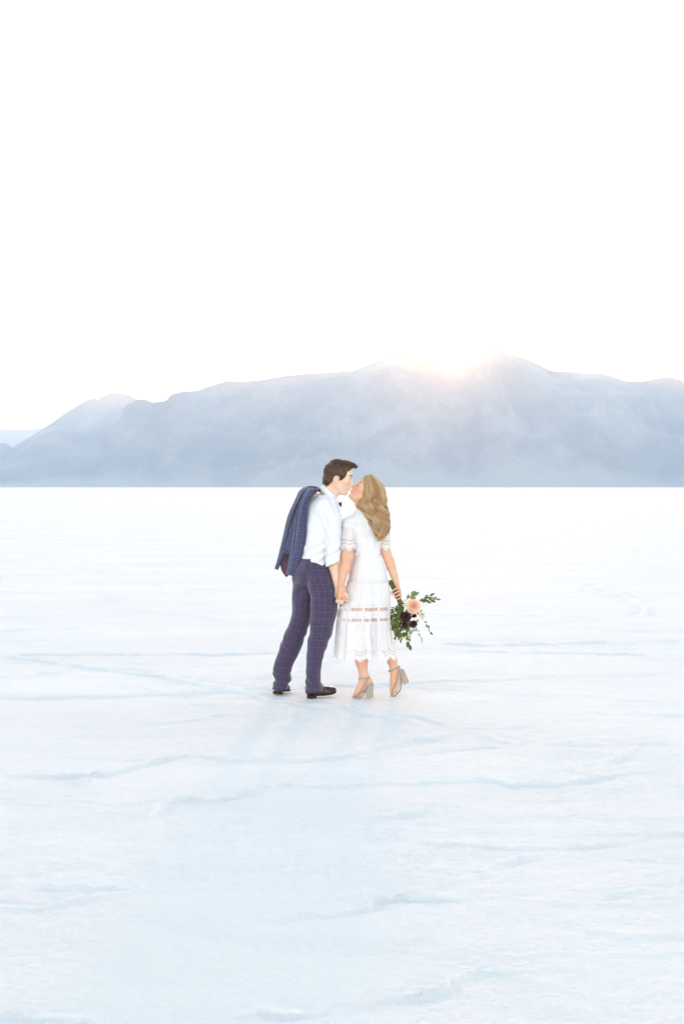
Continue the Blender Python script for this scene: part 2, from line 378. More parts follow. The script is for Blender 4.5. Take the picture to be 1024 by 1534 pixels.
# ------------------------------------------------------------------ implicit-surface builder
class Field:
    """smooth-union distance field on a grid, turned into one continuous surface"""
    def __init__(s, lo, hi, h=0.004):
        s.lo = np.array(lo, float); s.h = h
        s.n = np.ceil((np.array(hi, float) - s.lo) / h).astype(int) + 1
        s.D = np.full(s.n, 1.0, np.float32)
        s.ax = [s.lo[i] + h * np.arange(s.n[i]) for i in range(3)]
    def _win(s, lo, hi):
        a = np.clip(np.floor((np.array(lo) - s.lo) / s.h).astype(int), 0, s.n)
        b = np.clip(np.ceil((np.array(hi) - s.lo) / s.h).astype(int) + 1, 0, s.n)
        return tuple(slice(int(p), int(q)) for p, q in zip(a, b))
    def put(s, fn, lo, hi, k=0.012, mode='u'):
        m = k + 3 * s.h
        w = s._win(np.array(lo) - m, np.array(hi) + m)
        if any(q.stop <= q.start for q in w): return s
        X, Y, Z = np.meshgrid(s.ax[0][w[0]], s.ax[1][w[1]], s.ax[2][w[2]], indexing='ij', sparse=True)
        d = np.asarray(fn(X, Y, Z), np.float32); D = s.D[w]
        if mode == 'u':
            if k <= 0: s.D[w] = np.minimum(D, d)
            else:
                t = np.clip(0.5 + 0.5 * (D - d) / k, 0, 1); s.D[w] = D * (1 - t) + d * t - k * t * (1 - t)
        else:   # subtract
            s.D[w] = np.maximum(D, -d) if k <= 0 else -(lambda a, b: (lambda t: a * (1 - t) + b * t - k * t * (1 - t))(np.clip(0.5 + 0.5 * (a - b) / k, 0, 1)))(-D, d)
        return s
    def cap(s, a, b, ra, rb=None, k=0.012, mode='u'):
        rb = ra if rb is None else rb
        a = np.array(a, float); b = np.array(b, float); ab = b - a; L2 = max(ab @ ab, 1e-12); r = max(ra, rb)
        def fn(X, Y, Z):
            t = np.clip(((X - a[0]) * ab[0] + (Y - a[1]) * ab[1] + (Z - a[2]) * ab[2]) / L2, 0, 1)
            return np.sqrt((X - a[0] - t * ab[0]) ** 2 + (Y - a[1] - t * ab[1]) ** 2 + (Z - a[2] - t * ab[2]) ** 2) - (ra + (rb - ra) * t)
        return s.put(fn, np.minimum(a, b) - r, np.maximum(a, b) + r, k, mode)
    def chain(s, pts, rad, k=0.012, kin=0.006):
        for i in range(len(pts) - 1):
            s.cap(pts[i], pts[i + 1], rad[i], rad[i + 1], k if i == 0 else kin)
        return s
    def ell(s, c, r, M=None, k=0.012, mode='u'):
        c = np.array(c, float); r = np.array(r, float); M = np.eye(3) if M is None else np.array(M, float)  # rows = local axes
        R_ = max(r)
        def fn(X, Y, Z):
            x, y, z = X - c[0], Y - c[1], Z - c[2]
            q = [(M[i][0] * x + M[i][1] * y + M[i][2] * z) for i in range(3)]
            k0 = np.sqrt(sum((q[i] / r[i]) ** 2 for i in range(3)))
            k1 = np.sqrt(sum((q[i] / r[i] ** 2) ** 2 for i in range(3))) + 1e-9
            return k0 * (k0 - 1) / k1
        return s.put(fn, c - R_, c + R_, k, mode)
    def loft(s, L, k=0.012, mode='u', off=0.0, disp=None):
        R_ = max(L.a.max(), L.b.max()) + 0.02
        lo = (L.cx.min() - R_, L.cy.min() - R_, L.z.min() - 0.02); hi = (L.cx.max() + R_, L.cy.max() + R_, L.z.max() + 0.02)
        def fn(X, Y, Z):
            d = L.dist(X, Y, Z) - off
            if disp is not None: d = d + disp(X, Y, Z)
            return d
        return s.put(fn, lo, hi, k, mode)
    def warp(s, fn, lo=None, hi=None):
        near = np.argwhere(np.abs(s.D) < 0.03)
        P = s.lo + near * s.h
        s.D[tuple(near.T)] += fn(P[:, 0], P[:, 1], P[:, 2]).astype(np.float32)
        return s
    def mesh(s, smooth=1):
        D = s.D; n = D.shape; S = D < 0
        c = np.zeros((n[0] - 1, n[1] - 1, n[2] - 1), np.uint8)
        for i in (0, 1):
            for j in (0, 1):
                for k in (0, 1):
                    c += S[i:n[0] - 1 + i, j:n[1] - 1 + j, k:n[2] - 1 + k]
        act = np.argwhere((c > 0) & (c < 8))
        idx = np.full(c.shape, -1, np.int32); idx[tuple(act.T)] = np.arange(len(act))
        acc = np.zeros((len(act), 3)); cnt = np.zeros(len(act))
        for ax in range(3):
            o1, o2 = [a for a in range(3) if a != ax]
            for i in (0, 1):
                for j in (0, 1):
                    p = act.copy(); p[:, o1] += i; p[:, o2] += j
                    q = p.copy(); q[:, ax] += 1
                    dp, dq = D[tuple(p.T)], D[tuple(q.T)]
                    m = (dp < 0) != (dq < 0)
                    t = np.where(m, dp / np.where(m, dp - dq, 1), 0)
                    pt = p.astype(float); pt[:, ax] += t
                    acc[m] += pt[m]; cnt[m] += 1
        V = s.lo + s.h * acc / cnt[:, None]
        F = []
        for ax in range(3):
            o1, o2 = [(1, 2), (2, 0), (0, 1)][ax]
            sl0 = [slice(0, None)] * 3; sl1 = [slice(0, None)] * 3
            sl0[ax] = slice(0, -1); sl1[ax] = slice(1, None)
            A, B = S[tuple(sl0)], S[tuple(sl1)]
            e = np.argwhere(A != B)
            e = e[(e[:, o1] > 0) & (e[:, o2] > 0) & (e[:, o1] < n[o1] - 1) & (e[:, o2] < n[o2] - 1)]
            ins = A[tuple(e.T)]
            def at(d1, d2):
                p = e.copy(); p[:, o1] -= d1; p[:, o2] -= d2; return idx[tuple(p.T)]
            q = np.stack([at(1, 1), at(0, 1), at(0, 0), at(1, 0)], 1)
            q[~ins] = q[~ins][:, ::-1]
            F.append(q)
        F = np.concatenate(F); F = F[(F >= 0).all(1)]
        for _ in range(smooth):
            V = relax(V, F, 0.5)
        return V, F

def relax(V, F, w=0.5):
    acc = np.zeros_like(V); cnt = np.zeros(len(V))
    for a, b in ((0, 1), (1, 2), (2, 3), (3, 0)):
        for p, q in ((a, b), (b, a)):
            for c in range(3): acc[:, c] += np.bincount(F[:, p], V[F[:, q], c], len(V))
            cnt += np.bincount(F[:, p], minlength=len(V))
    return V * (1 - w) + w * acc / np.maximum(cnt, 1)[:, None]

class Loft:
    """stack of rotated ellipses: rows (py, px centre, depth Y, half-width a, half-depth b) ; ang = yaw of the a axis"""
    def __init__(s, rows, ang=0.0, pw=2.0):
        rows = sorted(rows, key=lambda r: -r[0])
        P = np.array([wpt(r[1], r[0], r[2]) for r in rows])
        z = P[:, 2]; o = np.argsort(z); s.z = z[o]; s.cx = P[o, 0]; s.cy = P[o, 1]
        s.a = np.array([r[3] for r in rows])[o]; s.b = np.array([r[4] for r in rows])[o]; s.ang = ang; s.pw = pw
    def at(s, Z):
        Z = np.asarray(Z, float); sh = Z.shape; zz = np.clip(Z.ravel(), s.z[0], s.z[-1])
        return [pchip(s.z, q, zz).reshape(sh) for q in (s.cx, s.cy, s.a, s.b)]
    def dist(s, X, Y, Z):
        cx, cy, a, b = s.at(Z)
        ca, sa = math.cos(s.ang), math.sin(s.ang)
        dx, dy = X - cx, Y - cy
        u = dx * ca + dy * sa; w = -dx * sa + dy * ca
        nrm = (np.abs(u / a) ** s.pw + np.abs(w / b) ** s.pw) ** (1 / s.pw)
        d = (nrm - 1) * np.minimum(a, b)
        cap = np.maximum(s.z[0] - Z, Z - s.z[-1])
        return np.maximum(d, cap)
    def theta(s, V):
        cx, cy, a, b = s.at(V[:, 2])
        return np.arctan2(V[:, 0] - cx, -(V[:, 1] - cy)), cx, cy      # 0 towards the camera, seam at the far side

def pchip(x, y, q):
    """monotone cubic through the rows"""
    x = np.asarray(x, float); y = np.asarray(y, float); h = np.diff(x); dl = np.diff(y) / h
    m = np.zeros_like(y); m[0], m[-1] = dl[0], dl[-1]
    ok = dl[:-1] * dl[1:] > 0
    w1, w2 = 2 * h[1:] + h[:-1], h[1:] + 2 * h[:-1]
    with np.errstate(divide='ignore', invalid='ignore'):
        hm_ = (w1 + w2) / (w1 / dl[:-1] + w2 / dl[1:])
    m[1:-1] = np.where(ok, hm_, 0)
    i = np.clip(np.searchsorted(x, q, side='right') - 1, 0, len(x) - 2)
    t = (q - x[i]) / h[i]
    return ((1 + 2 * t) * (1 - t) ** 2) * y[i] + t * (1 - t) ** 2 * h[i] * m[i] + t * t * (3 - 2 * t) * y[i + 1] + t * t * (t - 1) * h[i] * m[i + 1]

def edges(rows, Y):
    """(py, left px, right px[, Y][, depth half]) rows into loft rows"""
    out = []
    for r in rows:
        y = r[3] if len(r) > 3 else Y
        c = (r[1] + r[2]) / 2; a = (r[2] - r[1]) / 2 / FPX * y
        out.append((r[0], c, y, a, r[4] if len(r) > 4 else a))
    return out

def tubes(paths, radii, sides=3, caps=False):
    """many tubes in one mesh; paths (N, K, 3), radii (N, K)"""
    P = np.asarray(paths, float); Rr = np.asarray(radii, float); N, K, _ = P.shape
    T = np.gradient(P, axis=1); T /= np.linalg.norm(T, axis=2, keepdims=True) + 1e-12
    ref = np.eye(3)[np.argmin(np.abs(T).max(axis=1), axis=1)][:, None, :] + 0 * T      # per tube: the axis its path is least aligned with
    A = np.cross(T, ref); A /= np.linalg.norm(A, axis=2, keepdims=True) + 1e-12
    B = np.cross(T, A)
    th = np.arange(sides) * 2 * math.pi / sides
    V = P[:, :, None] + Rr[:, :, None, None] * (A[:, :, None] * np.cos(th)[None, None, :, None] + B[:, :, None] * np.sin(th)[None, None, :, None])
    V = V.reshape(-1, 3)
    f = grid_faces(K, sides, True)
    F = (f[None] + (np.arange(N) * K * sides)[:, None, None]).reshape(-1, 4)
    return V, F

def merge(*vf):
    Vs, Fs, o = [], [], 0
    for V, F in vf:
        Vs.append(V); Fs.append(np.asarray(F) + o); o += len(V)
    return np.concatenate(Vs), np.concatenate(Fs)

def smooth_path(pts, n):
    pts = np.array(pts, float); t = np.concatenate([[0], np.cumsum(np.linalg.norm(np.diff(pts, axis=0), axis=1) + 1e-9)]); t /= t[-1]
    q = np.linspace(0, 1, n)
    return np.stack([pchip(t, pts[:, i], q) for i in range(pts.shape[1])], 1)

def strap(pts, w, th, n=24, axis=(0, 0, 1)):
    """flat band of width w along axis, thickness th, following pts; pts may close on itself"""
    P = smooth_path(pts, n); T = np.gradient(P, axis=0); T /= np.linalg.norm(T, axis=1, keepdims=True)
    ax = np.array(axis, float); A = ax - T * (T @ ax)[:, None]; A /= np.linalg.norm(A, axis=1, keepdims=True) + 1e-9
    Bn = np.cross(T, A)
    V = np.stack([P + A * w / 2 + Bn * th / 2, P - A * w / 2 + Bn * th / 2, P - A * w / 2 - Bn * th / 2, P + A * w / 2 - Bn * th / 2], 1).reshape(-1, 3)
    F = grid_faces(n, 4, True)
    F = np.concatenate([F, [[0, 1, 2, 3]], [[4 * n - 1, 4 * n - 2, 4 * n - 3, 4 * n - 4]]])
    return V, F

def empty(name, loc):
    o = bpy.data.objects.new(name, None); COL.objects.link(o); o.location = loc; o.empty_display_size = 0.1
    return o
def adopt(root, *obs):
    """parent finished world-space meshes to an Empty standing at the thing's base"""
    for o in obs:
        if isinstance(root, bpy.types.Object) and root.type == 'EMPTY' and root.parent is None:
            o.data.transform(Matrix.Translation(-root.location))
        o.parent = root

# ------------------------------------------------------------------ cloth and skin materials
def plaid(name, base, c1, c2, pitch_u=0.043, pitch_v=0.052, weave=900):
    m = NM(name)
    uv = m.attr('uvw', 'Vector'); sp = m.n('SeparateXYZ', i_0=uv)
    wob = m.math('MULTIPLY', m.math('SUBTRACT', m.noise(m.coord(), 11, 3), 0.5), 0.016)
    u, v = m.math('ADD', sp.outputs[0], wob), m.math('SUBTRACT', sp.outputs[1], wob)
    def line(x, pitch, w, off=0.0):
        t = m.math('FRACT', m.math('ADD', m.math('DIVIDE', x, pitch), off + 50.0))
        d = m.math('ABSOLUTE', m.math('SUBTRACT', t, 0.5))
        nd = m.n('MapRange', i_Value=d); nd.inputs['From Min'].default_value = w / pitch * 0.35; nd.inputs['From Max'].default_value = w / pitch
        nd.inputs['To Min'].default_value = 1; nd.inputs['To Max'].default_value = 0
        return nd.outputs[0]
    a = m.math('MAXIMUM', line(u, pitch_u, 0.0030), line(v, pitch_v, 0.0026))
    b = m.math('MAXIMUM', line(u, pitch_u, 0.010, 0.42), line(v, pitch_v, 0.010, 0.42))
    c = m.coord()
    nz = m.noise(c, 260, 4, 0.7); big = m.noise(c, 14, 3)
    col = m.mix(m.ramp(nz, 0.3, 0.7), tuple(x * 0.75 for x in base), tuple(x * 1.3 for x in base))
    col = m.mix(m.math('MULTIPLY', b, 0.35), col, c2)
    col = m.mix(m.math('MULTIPLY', a, m.math('ADD', 0.10, m.math('MULTIPLY', m.math('ADD', nz, big), 0.34))), col, c1)
    m.p(Base_Color=col, Roughness=0.85, Specular_IOR_Level=0.2, Sheen_Weight=0.35, Sheen_Roughness=0.5)
    m.bump(m.math('ADD', nz, m.math('MULTIPLY', m.noise(c, 40, 3), 2.0)), 0.35, 0.002)
    return m.m
SUIT = plaid('navy_windowpane_wool', (0.056, 0.034, 0.066), (0.12, 0.115, 0.27), (0.060, 0.048, 0.13))
SUIT2 = plaid('blue_windowpane_wool', (0.040, 0.040, 0.085), (0.15, 0.17, 0.36), (0.055, 0.062, 0.16), 0.036, 0.045)
LINING = simple('dark_plum_lining', (0.075, 0.022, 0.045), 0.45, 0.4)
SHIRT = simple('white_cotton', (0.70, 0.69, 0.765), 0.85, 0.2, var=0.02, vscale=30)
LEATHER = simple('dark_brown_leather', (0.035, 0.020, 0.014), 0.32, 0.5, var=0.3, vscale=40)
SOLE = simple('black_rubber_sole', (0.02, 0.016, 0.014), 0.6, 0.3)
DARKHAIR = None

def skin(name, col, lip):
    m = NM(name); c = m.coord()
    f = m.noise(c, 18, 4, 0.6)
    base = m.mix(m.ramp(f, 0.3, 0.7), tuple(x * 0.95 for x in col), tuple(min(1, x * 1.04) for x in col))
    base = m.mix(m.attr('blush'), base, (col[0] * 0.98, col[1] * 0.68, col[2] * 0.64))
    base = m.mix(m.attr('lips'), base, lip)
    m.p(Base_Color=base, Roughness=0.5, Specular_IOR_Level=0.35, Subsurface_Weight=0.25, Subsurface_Radius=(0.012, 0.005, 0.003), Subsurface_Scale=1.0)
    m.bump(m.noise(c, 300, 3), 0.15, 0.001)
    return m.m
SKIN_M = skin('fair_skin', (0.80, 0.52, 0.42), (0.66, 0.27, 0.23))
SKIN_W = skin('tanned_skin', (0.72, 0.385, 0.285), (0.62, 0.20, 0.17))

def hair_mat(name, dark, light, rough=0.4, glow=0.25, spec=0.5):
    m = NM(name)
    col = m.mix(m.attr('tone'), dark, light)
    m.p(Base_Color=col, Roughness=rough, Specular_IOR_Level=spec, Sheen_Weight=0.4 * spec)
    tr = m.t.nodes.new('ShaderNodeBsdfTranslucent'); m.set(tr, 'Color', col)
    mx = m.t.nodes.new('ShaderNodeMixShader'); mx.inputs[0].default_value = glow
    m.t.links.new(m.b.outputs[0], mx.inputs[1]); m.t.links.new(tr.outputs[0], mx.inputs[2]); m.t.links.new(mx.outputs[0], m.out.inputs['Surface'])
    return m.m
HAIR_M = hair_mat('dark_brown_hair', (0.050, 0.017, 0.007), (0.21, 0.076, 0.026))
HAIR_W = hair_mat('blonde_hair', (0.78, 0.41, 0.215), (1.0, 0.79, 0.54), glow=0.5, spec=0.15)
BROW = simple('brow_hair', (0.09, 0.045, 0.028), 0.7)

def W(px, py, Y): return wpt(px, py, Y)

class Head:
    def __init__(s, px, py, Y, pitch, side, sc=1.0):
        """side +1: faces +x, -1: faces -x ; pitch down positive"""
        s.C = W(px, py, Y); s.sc = sc
        s.f = np.array([side * math.cos(pitch), 0.0, -math.sin(pitch)]); s.u = np.array([side * math.sin(pitch), 0.0, math.cos(pitch)])
        s.s = np.array([0, 1.0, 0]); s.M = np.array([s.f, s.s, s.u])
    def p(s, f, w, u): return s.C + s.sc * (s.f * f + s.s * w + s.u * u)
    def loc(s, V): return ((V - s.C) @ s.M.T) / s.sc
    def build(s, F, male=True):
        c = s.sc
        E = lambda f, w, u, r, k=0.02, M=None, mode='u': F.ell(s.p(f, w, u), np.array(r) * c, s.M if M is None else M, k * c, mode)
        E(0.0, 0, 0.025, (0.098, 0.076, 0.086))
        E(0.050, 0, 0.045, (0.054, 0.060, 0.048))
        E(0.046, 0, -0.038, (0.062, 0.058, 0.082), 0.025)
        for w in (-1, 1):
            F.cap(s.p(0.0, w * 0.050, -0.055), s.p(0.076, w * 0.016, -0.106), 0.019 * c, 0.016 * c, 0.025 * c)
            E(0.068, w * 0.040, -0.022, (0.028, 0.024, 0.024), 0.02)
            F.cap(s.p(0.092, w * 0.012, 0.020), s.p(0.076, w * 0.046, 0.014), 0.0105 * c, 0.009 * c, 0.012 * c)
            E(0.102, w * 0.030, 0.000, (0.016, 0.019, 0.012), 0.006, mode='s')
            E(0.083, w * 0.031, -0.002, (0.0145, 0.0165, 0.0125), 0.004)      # closed lids
            E(0.119, w * 0.011, -0.041, (0.012, 0.008, 0.008), 0.006)         # nostril wings
            # ear
            if not male: continue
            tilt = 0.25
            fe = s.f * math.cos(tilt) - s.u * math.sin(tilt) * -1; ue = s.u * math.cos(tilt) - s.f * math.sin(tilt)
            Me = np.array([fe / np.linalg.norm(fe), s.s, ue / np.linalg.norm(ue)])
            E(-0.004, w * 0.0760, -0.028, (0.0185, 0.0085, 0.031), 0.006, Me)
            E(0.001, w * 0.088, -0.026, (0.0110, 0.0105, 0.019), 0.002, Me, 's')
        E(0.0885, 0, -0.102, (0.019, 0.021, 0.020), 0.018)
        F.cap(s.p(0.098, 0, 0.012), s.p(0.123, 0, -0.034), 0.0095 * c, 0.0115 * c, 0.008 * c)
        E(0.124, 0, -0.036, (0.0135, 0.0115, 0.0105), 0.006)
        E(0.098, 0, -0.063, (0.017, 0.026, 0.020), 0.014)
        F.cap(s.p(0.111, -0.014, -0.0665), s.p(0.111, 0.014, -0.0665), 0.0078 * c, None, 0.004 * c)
        F.cap(s.p(0.107, -0.012, -0.0800), s.p(0.107, 0.012, -0.0800), 0.0085 * c, None, 0.004 * c)
        F.cap(s.p(0.124, -0.02, -0.0735), s.p(0.124, 0.02, -0.0735), 0.0035 * c, None, 0.003 * c, 's')
        E(0.112, 0, -0.0915, (0.012, 0.018, 0.005), 0.008, mode='s')
    def masks(s, V):
        q = s.loc(V)
        g = lambda c, r: np.exp(-np.sum(((q - np.array(c)) / np.array(r)) ** 2, 1))
        lips = np.clip(1.6 * (g((0.115, 0, -0.0735), (0.012, 0.022, 0.010))), 0, 1)
        blush = np.clip(0.55 * (g((0.07, -0.05, -0.03), (0.03, 0.03, 0.024)) + g((0.07, 0.05, -0.03), (0.03, 0.03, 0.024)))
                        + 0.5 * g((0.13, 0, -0.036), (0.012, 0.014, 0.012)) + 0.5 * (np.abs(q[:, 1]) > 0.070) * g((-0.004, 0, -0.028), (0.03, 1, 0.04)), 0, 1)
        return lips, blush

def hand(F, wrist, palm_end, across, normal, fingers, thumb, r=0.0085, scale=1.0):
    """palm slab from wrist to the knuckle row, `across` = knuckle row direction (index -> little); fingers = 4 lists of joint points, thumb = joint points"""
    wrist, palm_end = np.array(wrist), np.array(palm_end)
    across = np.array(across, float); across /= np.linalg.norm(across)
    for t in (-0.027, -0.009, 0.009, 0.027):
        k = palm_end + across * t * scale
        F.cap(wrist + across * t * 0.45 * scale, k, 0.0125 * scale, 0.0105 * scale, 0.012)
    for i, f in enumerate(fingers):
        rr = [r * q * (0.92 if i == 3 else 1.0) * scale for q in (1.08, 1.0, 0.92, 0.80)][:len(f)]
        F.chain(f, rr, 0.003, 0.0015)
    F.chain(thumb, [0.0125 * scale, 0.0105 * scale, 0.0092 * scale, 0.0078 * scale][:len(thumb)], 0.010, 0.002)

def fringe(F_, V, N, count, length, direction, radius=0.0011, segs=5, seed=0, jitter=0.35, lift=0.35, pick=None):
    """short hairs standing on a surface; direction(V) -> flow vectors"""
    rg = np.random.default_rng(seed)
    cand = np.arange(len(V)) if pick is None else np.where(pick)[0]
    i = rg.choice(cand, count); P0 = V[i]; n = N[i]
    d = direction(P0); d = d - n * np.sum(d * n, 1, keepdims=True) * 0.8
    d = d / (np.linalg.norm(d, axis=1, keepdims=True) + 1e-9) + n * lift + rg.normal(0, jitter, d.shape)
    d /= np.linalg.norm(d, axis=1, keepdims=True)
    L = length * rg.uniform(0.6, 1.2, count)
    t = np.linspace(0, 1, segs)[None, :, None]
    P = P0[:, None] - n[:, None] * 0.003 + d[:, None] * L[:, None, None] * t - n[:, None] * (L[:, None, None] * 0.30) * t ** 2
    rad = radius * (1.05 - t[..., 0] ** 2) * np.ones((count, 1))
    Vt, Ft = tubes(P, rad, 3)
    tone = np.repeat(np.clip(rg.normal(0.40, 0.28, count), 0, 1), segs * 3)
    return Vt, Ft, tone

def normals(V, F):
    n = np.cross(V[F[:, 2]] - V[F[:, 0]], V[F[:, 3]] - V[F[:, 1]]); N = np.zeros_like(V)
    for k in range(4):
        for c in range(3): N[:, c] += np.bincount(F[:, k], n[:, c], len(V))
    return N / (np.linalg.norm(N, axis=1, keepdims=True) + 1e-12)

def surf(V, px, py, Y, r=0.006):
    """near-side surface point of a mesh under a point of the view plane"""
    q = W(px, py, Y); d = np.hypot(V[:, 0] - q[0], V[:, 2] - q[2]); m = d < r
    if not m.any(): return q
    c = V[m]; return c[np.argmin(c[:, 1])]

# ------------------------------------------------------------------ the man
MF = 10.68                                    # distance of his body axis
YAW_M = R(35)                                 # he faces right and a little away
fwd = np.array([math.cos(YAW_M), math.sin(YAW_M), 0]); rgt = np.array([math.sin(YAW_M), -math.cos(YAW_M), 0])
man = empty('person', tuple(wpt(470, 1045, MF) * [1, 1, 0]))
tag(man, 'dark-haired man in white shirt and navy plaid trousers leaning in to kiss', 'person')

HM = Head(505.3, 713.4, 10.650, R(15), 1)
TORSO = Loft([(743, 485, MF, 0.095, 0.080), (750, 483, MF, 0.135, 0.095), (764, 481, MF, 0.172, 0.113), (785, 479, MF, 0.185, 0.122),
              (805, 476, MF, 0.172, 0.118), (825, 473, MF, 0.158, 0.112), (846, 471, MF, 0.152, 0.110)], ang=math.atan2(rgt[1], rgt[0]), pw=2.2)
NEAR_LEG = Loft(edges([(838, 452, 492, MF - 0.02, 0.105), (852, 452, 497, MF - 0.04, 0.115), (870, 458, 502, MF - 0.05, 0.115), (885, 463, 504.8, MF - 0.055, 0.108), (900, 464.6, 505.3, MF - 0.06, 0.10),
              (910, 464.6, 505.5, MF - 0.06, 0.098), (934, 464, 500.5, MF - 0.065, 0.092), (948, 463, 497.5, MF - 0.07, 0.088), (962, 461, 492, MF - 0.07, 0.082), (978, 459, 486, MF - 0.075, 0.074),
              (1000, 458.2, 481.3, MF - 0.08, 0.068), (1018, 457.8, 480, MF - 0.08, 0.068), (1028, 457.5, 483.5, MF - 0.08, 0.072), (1036, 457.2, 484, MF - 0.08, 0.072)], MF), pw=2.1)
FAR_LEG = Loft(edges([(838, 449, 489, MF + 0.03, 0.10), (852, 441, 482, MF + 0.05, 0.11), (866, 437.5, 480, MF + 0.06, 0.115), (885, 437.2, 476, MF + 0.07, 0.11), (902, 437, 471, MF + 0.08, 0.10), (918, 437, 468, MF + 0.085, 0.092),
              (930, 434, 465, MF + 0.09, 0.085), (940, 429.8, 462, MF + 0.09, 0.08), (957, 423, 456, MF + 0.09, 0.076), (975, 417, 449.5, MF + 0.09, 0.072), (1000, 409.3, 437.5, MF + 0.09, 0.068),
              (1008, 408.6, 435.6, MF + 0.09, 0.066), (1018, 411.3, 435.8, MF + 0.09, 0.066), (1026, 408.5, 432, MF + 0.09, 0.066), (1033, 406, 429.5, MF + 0.09, 0.064)], MF), pw=2.1)

# body (one continuous surface)
B = Field((-0.62, 10.34, -0.01), (0.14, 11.10, 1.80), 0.0038)
HM.build(B)
B.cap(HM.p(-0.030, 0, -0.045), W(487, 748, MF), 0.054, 0.060, 0.02)
B.cap(HM.p(0.035, 0, -0.085), W(494, 747, MF - 0.005), 0.026, 0.036, 0.03)
B.loft(TORSO, 0.03, off=-0.034)
B.loft(NEAR_LEG, 0.03, off=-0.022); B.loft(FAR_LEG, 0.03, off=-0.022)
shR, elR, wrR = W(487, 763, MF - 0.120), W(496, 826, MF - 0.130), W(505.0, 877, MF - 0.110)
B.chain([shR, elR, W(500, 848, MF - 0.125), wrR], [0.038, 0.038, 0.0385, 0.0255], 0.01, 0.012)
# his right hand, palm against hers, fingers closed round the edge of her hand
hp = W(508.5, 893, 10.572)
fm = []
for i, (x0, x1, x2) in enumerate([(513.0, 511.5, 512.0), (510.2, 508.8, 509.2), (507.3, 506.0, 506.2), (505.0, 503.6, 503.2)]):
    fm.append([W(x0, 895.5 + 0.4 * i, 10.570), W(x1, 903.8 - 0.6 * i, 10.548), W(x2 + 0.3, 904.0 - 0.9 * i, 10.518), W(x2 + 1.2, 900.0 - 0.6 * i, 10.508)])
hand(B, wrR, hp, (1, 0.0, 0.1), (0, 1, 0), fm, [W(509, 882, 10.560), W(515, 886.5, 10.540), W(520.0, 891.5, 10.515), W(521.0, 896.5, 10.505)])
# far arm folded up to the far shoulder, hand gripping the jacket collar
shL, elL, wrL = W(462, 757, MF + 0.14), W(492, 806, MF + 0.27), W(476, 757, MF + 0.27)
B.chain([shL, elL, wrL], [0.050, 0.040, 0.027], 0.02, 0.012)
hl = W(471.5, 742.5, MF + 0.235)
fl = [[hl + np.array([0.012 * (i - 1.5), 0, 0.008]), hl + np.array([0.014 * (i - 1.5) - 0.012, -0.020, 0.028]), hl + np.array([0.013 * (i - 1.5) - 0.020, -0.050, 0.016])] for i in range(4)]
hand(B, wrL, hl, (1, 0, 0), (0, 1, 0), fl, [W(473, 750, MF + 0.24), hl + np.array([0.030, -0.012, 0.002]), hl + np.array([0.028, -0.04, -0.006])])
# feet
B.chain([W(470, 1024, MF - 0.08), W(468, 1035.5, 10.605), W(484, 1037, 10.635)], [0.030, 0.022, 0.018], 0.01, 0.01)
B.chain([W(418, 1020, MF + 0.09), W(417, 1028, 10.78), W(425, 1030, 10.85)], [0.028, 0.022, 0.018], 0.01, 0.01)
V, F = B.mesh(2)
lips, blush = HM.masks(V)
blush = np.maximum(blush, 0.45 * np.exp(-np.sum(((V - hp) / 0.05) ** 2, 1)))
BODY_M = V
body_m = obj('body', V, F, SKIN_M, attrs={'lips': lips, 'blush': blush}); adopt(man, body_m); del B

# trousers
T = Field((-0.62, 10.45, 0.03), (0.02, 11.0, 1.13), 0.0045)
T.loft(FAR_LEG, 0.0); T.loft(NEAR_LEG, 0.006)
T.loft(Loft(edges([(837, 451, 491, MF, 0.12), (850, 444.5, 496, MF, 0.13), (862, 440, 500, MF + 0.01, 0.13), (876, 444, 499, MF + 0.01, 0.10)], MF), pw=2.1), 0.02)
zc = CAM_H
def tr_warp(x, y, z):
    d = 0.0035 * fbm(x * 16 + z * 7, y * 16, z * 9, seed=301, oct=3)
    low = np.exp(-((z - 0.10) / 0.09) ** 2)
    d += low * 0.0048 * np.sin(z * 70 + 6 * noise(x * 9, y * 9, z * 7, seed=303) + x * 18)
    kn = np.exp(-((z - 0.44) / 0.10) ** 2)
    d += kn * 0.0036 * np.sin(z * 45 + x * 55 + 5 * noise(x * 7, y * 7, z * 5, seed=305))
    hp_ = np.exp(-((z - 0.84) / 0.12) ** 2)
    d += hp_ * 0.0050 * np.sin(x * 70 - z * 34 + 2.2 * noise(x * 6, y * 6, z * 6, seed=307))
    d += -0.004 * np.exp(-((x - np.interp(z, [0.0, 0.45, 0.8], [-0.205, -0.165, -0.130])) / 0.006) ** 2) * (y < MF) * (z > 0.06)   # pressed crease
    return d
T.warp(tr_warp)
V, F = T.mesh(1)
dn = NEAR_LEG.dist(V[:, 0], V[:, 1], V[:, 2]); df = FAR_LEG.dist(V[:, 0], V[:, 1], V[:, 2])
t1, _, _ = NEAR_LEG.theta(V); t2, _, _ = FAR_LEG.theta(V)
near_ = dn < df
cxn = NEAR_LEG.at(V[:, 2])[0]; cxf = FAR_LEG.at(V[:, 2])[0]
u = np.where(near_, t1 * 0.098 + 0.01, t2 * 0.095 + 0.3); vv = V[:, 2] + np.where(near_, 0.0, (V[:, 0] + 0.3) * 0.22)
trousers = obj('trousers', V, F, SUIT, uv=np.stack([u, vv], 1)); adopt(man, trousers); del T
